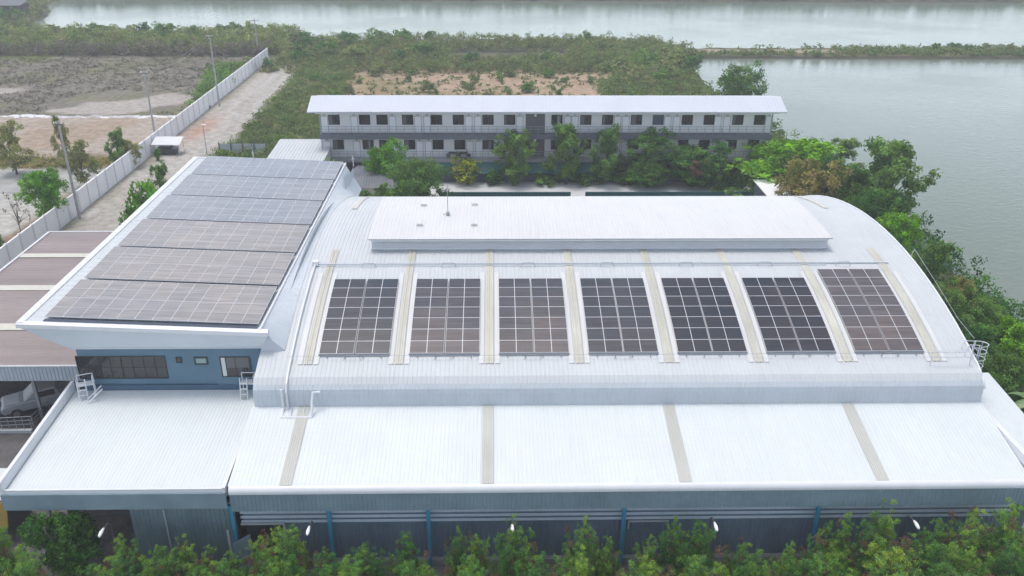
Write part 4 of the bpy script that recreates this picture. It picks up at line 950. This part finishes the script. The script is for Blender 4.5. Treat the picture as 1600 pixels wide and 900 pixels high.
PAL = {
 'bright': [(.075, .155, .022), (.10, .20, .03), (.05, .11, .018), (.12, .21, .045)],
 'mid': [(.065, .105, .033), (.075, .13, .035), (.04, .08, .022), (.09, .15, .05)],
 'dark': [(.03, .075, .022), (.045, .10, .025), (.025, .055, .018), (.06, .12, .03)],
 'olive': [(.12, .115, .04), (.16, .14, .05), (.08, .09, .03), (.18, .15, .07)],
 'hedge': [(.044, .096, .030), (.060, .125, .038), (.088, .145, .036), (.060, .108, .042), (.074, .052, .036)],
 'hedge_pale': [(.054, .112, .040), (.075, .138, .048), (.108, .160, .038), (.060, .110, .046), (.078, .056, .038)],
 'yellow': [(.14, .16, .04), (.20, .20, .05), (.09, .12, .03), (.55, .42, .02)],
 'westolive': [(.09, .11, .04), (.12, .13, .05), (.075, .095, .035), (.13, .12, .06)],
 'marsh': [(.075, .068, .055), (.082, .074, .06), (.07, .074, .045), (.09, .082, .07)],
 'twig': [(.085, .075, .065), (.06, .065, .04), (.10, .09, .08)],
 'scrub': [(.08, .11, .04), (.10, .13, .05), (.07, .10, .035), (.12, .125, .06)],
 'lake': [(.07, .095, .035), (.09, .11, .045), (.065, .085, .035), (.105, .11, .05)],
}
PAL = {k: [tuple(min(.6, q*g) for q in c) for c in v] for (k, v), g in zip(PAL.items(), [2.5]*len(PAL))}
PROTO = {}
def proto(kind, pal, nleaf, size, seed, H=6.0, wr=1.0):
    """H: nominal height; crown radius about .5*wr*H"""
    key = (kind, pal, seed)
    if key in PROTO: return PROTO[key]
    cl, limbs = make_crown(kind, seed)
    cl = [(c[0]*H*wr, c[1]*H*wr, c[2]*H, c[3]*H)+((c[4],) if len(c) > 4 and c[4] < len(PAL[pal]) else ()) for c in cl]
    ll = [(x*H*wr, y*H*wr, z*H) for (x, y, z) in limbs]
    PROTO[key] = (leaf_cloud('crown', cl, nleaf, size, PAL[pal], seed), trunk_mesh('trunk', H*.85, H*(.022 if kind != 'round' else .028), ll, seed), H)
    return PROTO[key]
def plant(name, label, x, y, h, wide, pr, group=None, rz=None, z0=0, cat='tree'):
    cm, tm, H = pr
    t = thing(name, label, cat, (x, y, z0), random.uniform(0, 6.28) if rz is None else rz, group); s = h/H
    t.scale = (s*wide, s*wide, s)
    for nm, me in (('trunk', tm), ('crown', cm)):
        o = bpy.data.objects.new(nm, me); COL.objects.link(o); o.parent = t
    return t
def px_tree(name, label, px, topy, y, wpx, pr, group=None, cat='tree', z0=0, base_w=None):
    """a tree standing at depth y whose top and width match the photo"""
    h = top_at(topy, y)-z0; x = xat(px, y, h*.6)
    cp_, sp_ = math.cos(R(PITCH)), math.sin(R(PITCH)); d = y*cp_+(CAM_H-h*.6)*sp_; wm = wpx*d/FPX
    nat = {'round': .80, 'column': .50, 'spread': .95, 'loose': .75, 'feather': .80, 'bush': 1.0, 'bare': .85}
    return plant(name, label, x, y, h, wm/(h*(base_w or .8)), pr, group, z0=z0, cat=cat)

# prototypes: leaf sizes suit the distance at which each kind stands
fe = [proto('feather', 'hedge', 2300, .036, s, 5.0) for s in (1, 2, 3, 4)]; fp = [proto('feather', 'hedge_pale', 2300, .036, s, 5.0) for s in (5, 6, 7)]
rd = proto('round', 'bright', 200, .13, 11, 6.5); rm = proto('round', 'mid', 200, .13, 12, 7); rk = proto('round', 'dark', 200, .15, 13, 7)
co = proto('column', 'mid', 300, .12, 14, 7.5); co2 = proto('column', 'mid', 300, .12, 15, 7.5)
sp = proto('spread', 'bright', 130, .18, 16, 7.5); lo = proto('loose', 'mid', 210, .16, 17, 8); lo2 = proto('loose', 'mid', 180, .15, 18, 8)
ol = proto('round', 'olive', 110, .16, 19, 7.5); ye = proto('round', 'yellow', 80, .15, 20, 4); lp_ = proto('loose', 'westolive', 120, .15, 21, 6)
bu = proto('bush', 'mid', 130, .17, 22, 3); bs = proto('bush', 'scrub', 120, .18, 23, 2.5); bb = proto('bush', 'bright', 130, .16, 24, 3); tw = proto('bare', 'twig', 90, .12, 25, 5)
bd = proto('bush', 'dark', 130, .18, 26, 3.5)

# --- feathery shrubs along the front
FR = [ # px, top y, depth y, width px, proto, label
 (18, 800, 33.4, 90, fe[0], 'broad feathery shrub at the bottom left corner beside the ochre shed'),
 (52, 850, 31.9, 90, fe[1], 'low green shrub cut by the bottom edge, left of the dark leafy tree'),
 (205, 826, 33.8, 70, fp[0], 'yellow tipped shrub right of the first street lamp'),
 (180, 862, 32.0, 90, fe[2], 'low shrub under the first street lamp'),
 (262, 842, 33.4, 80, fe[3], 'feathery shrub below the white drainpipe of the grey front wall'),
 (300, 836, 33.7, 80, fe[0], 'taller reddish feathery shrub before the grey sheet wall'),
 (240, 868, 31.8, 100, fp[1], 'pale low shrub at the bottom edge under the drainpipe'),
 (375, 856, 33.0, 70, fe[1], 'small green shrub at the foot of the open gate leaf'),
 (340, 870, 31.6, 90, fe[2], 'low shrub at the bottom edge below the gate leaf'),
 (415, 822, 34.1, 60, fp[2], 'upright green shrub beside the dark doorway'),
 (455, 808, 33.8, 85, fe[3], 'tall dark tipped shrub under the second street lamp'),
 (440, 856, 31.9, 110, fe[0], 'reddish brown low shrub below the dark doorway'),
 (520, 852, 33.2, 70, fe[2], 'reddish shrub at the foot of the second blue downpipe'),
 (575, 846, 33.5, 80, fp[0], 'green shrub in the middle of the bay between second and third downpipes'),
 (545, 872, 31.5, 110, fe[1], 'dark low shrub at the bottom edge near the second downpipe'),
 (640, 832, 33.6, 75, fe[2], 'yellow and rusty shrub just left of the third blue downpipe'),
 (650, 868, 31.7, 90, fe[3], 'dusky low shrub beneath the rusty shrub by the third downpipe'),
 (718, 822, 33.9, 45, fp[1], 'narrow yellow green shrub, right of the third downpipe'),
 (750, 820, 33.9, 45, fp[2], 'narrow pale sapling left of the middle street lamp'),
 (805, 812, 33.6, 85, fe[0], 'tall soft green shrub covering the foot of the middle street lamp'),
 (735, 868, 31.7, 90, fe[1], 'low green shrub at the bottom edge left of the middle lamp'),
 (835, 866, 31.7, 90, fe[2], 'rusty low shrub at the bottom edge right of the middle lamp'),
 (912, 808, 33.8, 65, fp[1], 'tall yellow topped shrub left of the fourth blue downpipe'),
 (950, 832, 33.5, 50, fe[3], 'green shrub touching the fourth blue downpipe on its left'),
 (905, 858, 31.9, 100, fe[0], 'low shrub at the bottom edge left of the fourth downpipe'),
 (1015, 840, 33.6, 60, fe[1], 'green and brown shrub just right of the fourth downpipe'),
 (1055, 806, 33.8, 60, fp[0], 'tall yellow green shrub below the white door track'),
 (1095, 812, 33.7, 75, fe[2], 'tall shrub with rusty pods left of the fourth street lamp'),
 (1010, 868, 31.6, 100, fp[2], 'low pale shrub at the bottom edge by the fourth downpipe'),
 (1100, 866, 31.7, 110, fe[3], 'dark low shrub at the bottom edge under the fourth lamp'),
 (1165, 848, 33.3, 75, fp[1], 'pale green shrub right of the fourth street lamp'),
 (1185, 872, 31.5, 100, fe[0], 'low rusty shrub at the bottom edge right of the fourth lamp'),
 (1240, 850, 33.2, 60, fe[1], 'bright small shrub left of the fifth blue downpipe'),
 (1280, 828, 33.6, 50, fp[0], 'yellowish shrub at the foot of the fifth downpipe'),
 (1318, 804, 33.9, 70, fe[2], 'tall green shrub right of the fifth downpipe'),
 (1385, 794, 33.8, 100, fe[0], 'tallest shrub with rusty pods left of the last street lamp'),
 (1290, 862, 31.7, 120, fe[3], 'low shrub at the bottom edge under the fifth downpipe'),
 (1470, 820, 33.5, 85, fe[1], 'reddish feathery shrub right of the last street lamp'),
 (1400, 852, 31.9, 130, fp[2], 'broad low shrub at the bottom edge below the last lamp'),
 (1525, 798, 33.8, 90, fp[1], 'bright green tall shrub near the right end of the hedge'),
 (1585, 786, 33.7, 100, fe[2], 'rightmost tall shrub of the front hedge'),
 (1500, 846, 31.8, 130, fe[0], 'low shrub at the bottom edge near the right end'),
 (1590, 840, 31.9, 120, fe[3], 'rightmost low shrub at the bottom right corner'),
]
for i, (px, ty, yy, wp, pr, lb) in enumerate(FR):
    px_tree('feathery_shrub', lb, px, ty+4, yy, wp*1.15, pr, 'feathery shrubs along the front of the hall', cat='shrub')
px_tree('leafy_tree', 'dense leafy tree growing in the dark open front of the entrance block', 115, 782, 35.0, 85, rk, base_w=.75)
# undergrowth under the hedge
def scatter(name, label, region, n, hr, rr, pal, nleaf, size, seed, cat='undergrowth', zfun=None):
    r = random.Random(seed); cl = []
    while len(cl) < n*4:
        x, y = region(r)
        if x is None: continue
        h = r.uniform(*hr); rad = r.uniform(*rr); p = r.randrange(len(PAL[pal]))
        for _ in range(4): cl.append((x+r.gauss(0, rad*.6), y+r.gauss(0, rad*.6), h*r.uniform(.25, 1)-.1, rad*r.uniform(.4, .8), p))
    me = leaf_cloud(name, cl, nleaf, size, PAL[pal], seed); o = bpy.data.objects.new(name, me); COL.objects.link(o)
    return tag(o, label, cat, kind='stuff')
scatter('undergrowth', 'dark tangled undergrowth at the foot of the front shrubs', lambda r: (r.uniform(-28, 29), r.uniform(31, 34.6)), 420, (.5, 1.9), (.4, .7), 'hedge', 110, .10, 31)

# --- trees between the hall and the dormitory
MIDT = [
 ('round_tree', 'dense round bright green tree before the left end of the dormitory', 600, 219, 94, 66, rd, .80),
 ('bushy_tree', 'broad mid green tree right behind the hall, left of the pale paving', 655, 238, 88.5, 84, rm, .80),
 ('flowering_tree', 'small sparse tree with yellow flowers in front of the teal awning', 729, 243, 100.6, 48, ye, .80),
 ('column_tree', 'slim columnar dark green tree left of the stair opening', 803, 198, 100.6, 50, co2, .50),
 ('column_tree', 'tall loose tree right of the stair opening, with bare lower trunk', 885, 190, 100.6, 58, lo, .72),
 ('column_tree', 'second tall loose tree right of the stair opening, with pale lower leaves', 948, 195, 100.6, 58, lo2, .72),
 ('bushy_tree', 'pointed tree with large leaves left of the dense leafy clump', 1020, 199, 100.6, 56, co, .50),
 ('bushy_tree', 'dark dense large leaved tree with a dead brown patch, before the dormitory', 1085, 222, 99.9, 90, rk, .80),
 ('bushy_tree', 'lower bushy green tree leaning over the paving left of the dead patch', 1012, 246, 99.6, 70, rk, .80),
 ('bushy_tree', 'low green tree at the right end of the leafy clump', 1115, 240, 99.6, 56, rm, .80),
]
for (nm, lb, px, ty, yy, wp, pr, bw) in MIDT: px_tree(nm, lb, px, ty, yy, wp, pr, base_w=bw)
for (px, ty, yy, wp, pr, lb) in ((560, 275, 84, 50, bd, 'dark low bush behind the hall beside the office roof corner'), (600, 282, 84, 60, bu, 'grey green low bush behind the hall under the round tree'),
    (630, 262, 90, 50, bu, 'mid bush tucked between the round tree and broad tree'), (388, 232, 100, 26, bd, 'small dark bush on the right of the sheet fence'), (332, 236, 98, 24, bd, 'small dark bush on the left of the sheet fence'),
    (408, 238, 100, 20, bu, 'small bush at the shed corner'), (525, 240, 99, 60, bu, 'low bush along the dormitory base at its left end'), (770, 258, 100.7, 40, bd, 'dark shrub between the flowering tree and the columnar tree'),
    (855, 268, 100.7, 46, bu, 'low shrub right of the columnar tree'), (915, 262, 100.7, 50, bu, 'low shrub between the two loose trees'), (975, 262, 100.7, 50, bd, 'dark shrub right of the second loose tree'), (1150, 268, 99.8, 50, bd, 'dark shrub at the right end of the pale paving')):
    px_tree('bush', lb, px, ty, yy, wp, pr, cat='bush', base_w=1.0)
bt = [o for o in COL.objects if o.get('label', '').startswith('dark dense large leaved tree')][0]
hh = bt.scale[2]*7; rdd = random.Random(3)
dl = leaf_cloud('dead_leaves', [(rdd.gauss(0, .45), rdd.gauss(0, .3), rdd.gauss(0, .6), .4) for _ in range(14)], 220, .14, [(.22, .15, .10), (.28, .19, .13)], 77)
o = bpy.data.objects.new('dead_leaves', dl); COL.objects.link(o); o.parent = bt
from mathutils import Matrix
wd = Vector((bt.location[0]-.3, bt.location[1]-2.2, hh*.62)); mw = Matrix.LocRotScale(bt.location, bt.rotation_euler, bt.scale)
o.location = mw.inverted() @ wd
# --- trees along the pond on the right
RT = [
 ('spreading_tree', 'wide spreading bright green tree at the right end of the dormitory', 1240, 203, 98, 178, sp, .95),
 ('olive_tree', 'brownish olive tree in front of the wide spreading tree', 1262, 236, 88, 96, ol, .80),
 ('bushy_tree', 'dark green tree between the olive tree and the tall pond tree', 1335, 248, 88, 90, rk, .80),
 ('pond_tree', 'tallest loose tree at the edge of the pond', 1398, 214, 84, 112, lo, .70),
 ('pond_tree', 'grey green tree top leaning out over the pond behind the tall tree', 1318, 212, 103, 60, lo2, .72),
 ('bushy_tree', 'dark tree filling under the tall pond tree', 1385, 285, 80, 90, rk, .80),
 ('round_tree', 'bright green rounded bush tree beside the curved roof edge', 1413, 327, 74, 66, rd, .80),
 ('pond_tree', 'airy grey green tree by the curved roof edge, below the bright rounded one', 1462, 374, 66, 62, lo, .72),
 ('pond_tree', 'small airy tree with a twiggy crown on the pond side', 1503, 424, 62, 54, ol, .80),
 ('bushy_tree', 'mid green tree halfway down the right gable edge', 1490, 445, 60, 70, rm, .80),
 ('bushy_tree', 'rounded green tree by the water at the right, below the twiggy one', 1545, 462, 58, 84, rm, .80),
 ('bushy_tree', 'dark green tree near the right frame edge above the caged ladder', 1560, 502, 54, 92, rk, .80),
 ('round_tree', 'bright tree at the right frame edge, level with the caged ladder', 1598, 495, 53, 80, rd, .80),
 ('bushy_tree', 'leafy tree behind the caged ladder at the frame edge', 1590, 550, 50, 80, rm, .80),
 ('far_tree', 'rounded tree rising behind the right end of the dormitory roof', 1154, 92, 131, 66, rm, .80),
 ('far_tree', 'small dark tree at the tip of the land by the pond', 1080, 82, 168, 30, rk, .80),
]
for (nm, lb, px, ty, yy, wp, pr, bw) in RT: px_tree(nm, lb, px, ty, yy, wp, pr, base_w=bw)
# banana plant, right edge
x, y = 31.6, 42.8
t = thing('banana_plant', 'banana plant with broad bright leaves at the right frame edge beside the side roof', 'plant', (x+1.5, y, 0))
MB().tube([(0, 0, 0), (.1, 0, 2.6), (.1, 0, 5.2)], [.22, .18, .1], 8).build('stem', M['bark'], t, local=True)
M['banana'] = mat('banana_leaf', (.11, .20, .05), .45, noise_amt=.25, nscale=2)
for k in range(10):
    a = 2.6+k*.63; L = random.uniform(1.9, 2.7); b = MB(); pv = None
    for s in range(9):
        f = s/8; q = L*f; zz = 5.1+1.3*math.sin(f*2.3)*(.8+.3*(k % 3))*.8-f*f*.8; ww = .34*math.sin(math.pi*min(1, f*.9+.08))+.01
        c = (.1+q*math.cos(a), q*math.sin(a), zz); l = (c[0]-ww*math.sin(a), c[1]+ww*math.cos(a), zz-.10); r_ = (c[0]+ww*math.sin(a), c[1]-ww*math.cos(a), zz-.10)
        if pv: b.quad(pv[0], pv[1], c, l); b.quad(pv[1], pv[2], r_, c)
        pv = (l, c, r_)
    b.build('leaf', M['banana'], t, local=True, smooth=True)
x, y = at(1599, 676, 1.0)
tag(MB().box(x, x+2.5, y-.8, y+1, 0, 1.0).box(x-.1, x+2.6, y-.9, y+1.1, 1.0, 1.08).build('tarp_stack', M['bluetarp']), 'blue covered stack at the right frame edge below the banana plant', 'stack')
scatter('undergrowth', 'dark green undergrowth along the pond bank on the right', lambda r: (r.uniform(32, 45.5), r.uniform(40, 112)), 900, (.5, 2.6), (.5, 1.1), 'dark', 60, .15, 32)
scatter('undergrowth', 'low green undergrowth at the right end of the paving', lambda r: (r.uniform(27, 42), r.uniform(88, 106)), 220, (.4, 2.2), (.5, 1.0), 'mid', 60, .16, 33)

# --- west lot and track
LT = [
 ('round_tree', 'dense bright green tree on the west lot near the fence', 78, 258, 88.0, 64, rd, 'tree', .80),
 ('bare_tree', 'leafless grey small tree left of the nearest utility pole', 32, 292, 82, 42, tw, 'tree', .85),
 ('sparse_tree', 'yellowish sparse tree at the far left of the west lot', 22, 188, 105, 60, lp_, 'tree', .72),
 ('sparse_tree', 'sparse olive tree right of the nearest utility pole on the west lot', 130, 220, 100, 48, lp_, 'tree', .72),
 ('sparse_tree', 'small dark sparse tree near the fence on the bare lot', 186, 200, 107, 36, lo2, 'tree', .72),
 ('sparse_tree', 'low dusty tree beside the fence left of the roadside stall', 205, 216, 108, 40, lp_, 'tree', .72),
 ('sparse_tree', 'thin sapling near the utility pole on the bare lot', 100, 178, 108, 26, lp_, 'tree', .72),
 ('bush', 'small dark bush at the far left frame edge by the lot', 2, 345, 77, 20, bd, 'bush', 1.0),
 ('bush', 'bright bush inside the fence above the maroon carport', 226, 264, 84, 60, bb, 'bush', 1.0),
 ('bush', 'darker twiggy bush behind the bright bush by the office roof', 253, 250, 88, 36, lo2, 'bush', .72),
 ('bush', 'grey leaved bush hugging the office roof edge', 212, 300, 80, 50, bd, 'bush', 1.0),
 ('bush', 'small bush beside the roadside stall on its left', 248, 229, 111, 16, bd, 'bush', 1.0),
 ('bush', 'green bush outside the fence by the third pole', 335, 118, 157, 30, bu, 'bush', 1.0),
 ('bush', 'bush outside the fence just left of the third pole', 316, 140, 148, 30, bs, 'bush', 1.0),
 ('bush', 'green bush at the far end of the fence beside the track', 417, 86, 170, 18, bu, 'bush', 1.0),
 ('bush', 'bush outside the far end of the fence', 383, 88, 172, 26, bs, 'bush', 1.0),
]
for (nm, lb, px, ty, yy, wp, pr, ct, bw) in LT: px_tree(nm, lb, px, ty, yy, wp, pr, cat=ct, base_w=bw)
def rect(x0, x1, y0, y1, f=None):
    def g(r):
        x, y = r.uniform(x0, x1), r.uniform(y0, y1)
        return (x, y) if f is None or f(x, y) else (None, None)
    return g
on_land = lambda x, y: float(land_height(np.array(x), np.array(y))) > 1.0
scatter('scrub', 'low olive scrub covering the ground between the track and the dormitory', rect(-36.5, -22, 104, 186, lambda x, y: x > -36.5+.0*y and (x < -25-(y-120)*.05 or y < 135)), 1400, (.4, 1.6), (.6, 1.2), 'scrub', 55, .17, 41)
scatter('scrub', 'dense green scrub behind the dry field up to the lake', rect(-44, 42, 168, 205, lambda x, y: on_land(x, y) and not (-10 < x < 17 and y > 181 and y < 193 )), 1500, (.5, 2.3), (.8, 1.5), 'lake', 34, .22, 42)
scatter('scrub', 'green and brown scrub mound right of the dry field', rect(19, 44, 112, 186, lambda x, y: on_land(x, y) and x > 22+6*math.sin(y*.2)-(y-150)*.05 and on_land(x, y) and x < 41.5-4.8*float(sstep(116, 136, y))), 1300, (.6, 2.8), (.8, 1.5), 'scrub', 40, .20, 43)
scatter('scrub', 'dark hedge of brush across the far side of the west lot', rect(-130, -45, 187, 208, on_land), 1400, (1.2, 4.0), (.9, 1.7), 'scrub', 22, .28, 44)
scatter('brush', 'grey leafless brush along the far edge of the marsh', rect(-125, -48, 184.5, 187.5), 420, (1.0, 3.6), (.5, .9), 'twig', 70, .16, 45)
scatter('scrub', 'green brush on the far left shore around the hut', rect(-175, -112, 150, 275, lambda x, y: on_land(x, y) and not (-150 < x < -126 and 225 < y < 252)), 1300, (.8, 3.4), (1.0, 2.0), 'lake', 18, .32, 46)
scatter('marsh_plants', 'brown dead marsh plants covering the west lot', rect(-130, -48, 136, 186, lambda x, y: (((x+62)/11)**2+((y-143)/9)**2 > 1.1) and (((x+88)/5.5)**2+((y-152)/3.2)**2 > 1.1)), 2600, (.05, .35), (.4, .9), 'marsh', 24, .14, 47)
scatter('grass_clumps', 'dry grass clumps on the field behind the dormitory', rect(-30, 24, 132, 172), 520, (.15, .7), (.3, .8), 'scrub', 34, .20, 48)
scatter('shore_grass', 'low grass and weeds covering the levee across the lake', rect(42, 215, 186.4, 196.2, lambda x, y: on_land(x, y) and not (x < 76 and 190 < y < 195)), 1500, (.3, 1.3), (.4, 1.1), 'scrub', 26, .24, 49)
scatter('verge_grass', 'yellow green grass strip along the edge of the bare west lot', rect(-120, -47.5, 107.8, 112.2), 600, (.2, .9), (.3, .7), 'olive', 40, .15, 50)
scatter('scrub', 'green brush along the outside of the white fence', rect(-55, -47.3, 136, 172, lambda x, y: x > -47.3-(y-132)*.2), 260, (.5, 2.2), (.6, 1.1), 'mid', 36, .22, 51)
scatter('far_woods', 'dark wooded bank along the far side of the lake', rect(-140, 230, 283, 296), 1700, (1.2, 4.2), (1.2, 2.4), 'dark', 12, .45, 52)
# individual bushes that stand out
rs = random.Random(5)
def many(n, region, hr, wr, protos, name, label, group, cat='bush'):
    k = 0
    while k < n:
        x, y = region(rs)
        if x is None: continue
        plant(name, label, x, y, rs.uniform(*hr), rs.uniform(*wr), rs.choice(protos), group, rz=rs.uniform(0, 6.28), cat=cat); k += 1
many(26, rect(-28, 22, 146, 172), (1.0, 2.4), (.9, 1.5), [bs, bu], 'bush', 'rounded olive bush dotted over the dry field behind the dormitory', 'bushes on the dry field')
many(40, rect(-44, 24, 176, 203, lambda x, y: on_land(x, y) and not (-12 < x < 19 and y > 179)), (2.4, 3.9), (1.0, 1.6), [bs, bu, bd], 'tall_bush', 'tall bush in the belt of scrub between dry field and lake', 'tall bushes in the lakeside scrub')
many(34, rect(-122, -50, 192, 207, on_land), (3.0, 5.5), (.8, 1.4), [bs, bu, bd], 'tall_bush', 'tall bush in the dark hedge beyond the marsh', 'tall bushes in the hedge beyond the marsh')
many(34, rect(24, 38, 114, 182, on_land), (2.2, 4.6), (1.0, 1.5), [bs, bu], 'tall_bush', 'tall bush on the scrub mound right of the dry field', 'tall bushes on the scrub mound')
many(40, rect(-36, -24, 108, 182), (1.0, 2.2), (1.1, 1.7), [bs, bs, bu], 'bush', 'olive bush in the low scrub beside the track', 'bushes beside the track')
many(30, rect(80, 210, 189, 195.5), (.9, 2.2), (1.0, 1.8), [bs, bd], 'bush', 'small dark bush on the levee across the lake', 'bushes on the levee')
many(20, rect(-170, -114, 170, 255, lambda x, y: on_land(x, y) and not (-150 < x < -126 and 222 < y < 255)), (3, 5.5), (1.0, 1.6), [bu, bd], 'tall_bush', 'tall green bush on the far left shore', 'tall bushes on the far left shore')
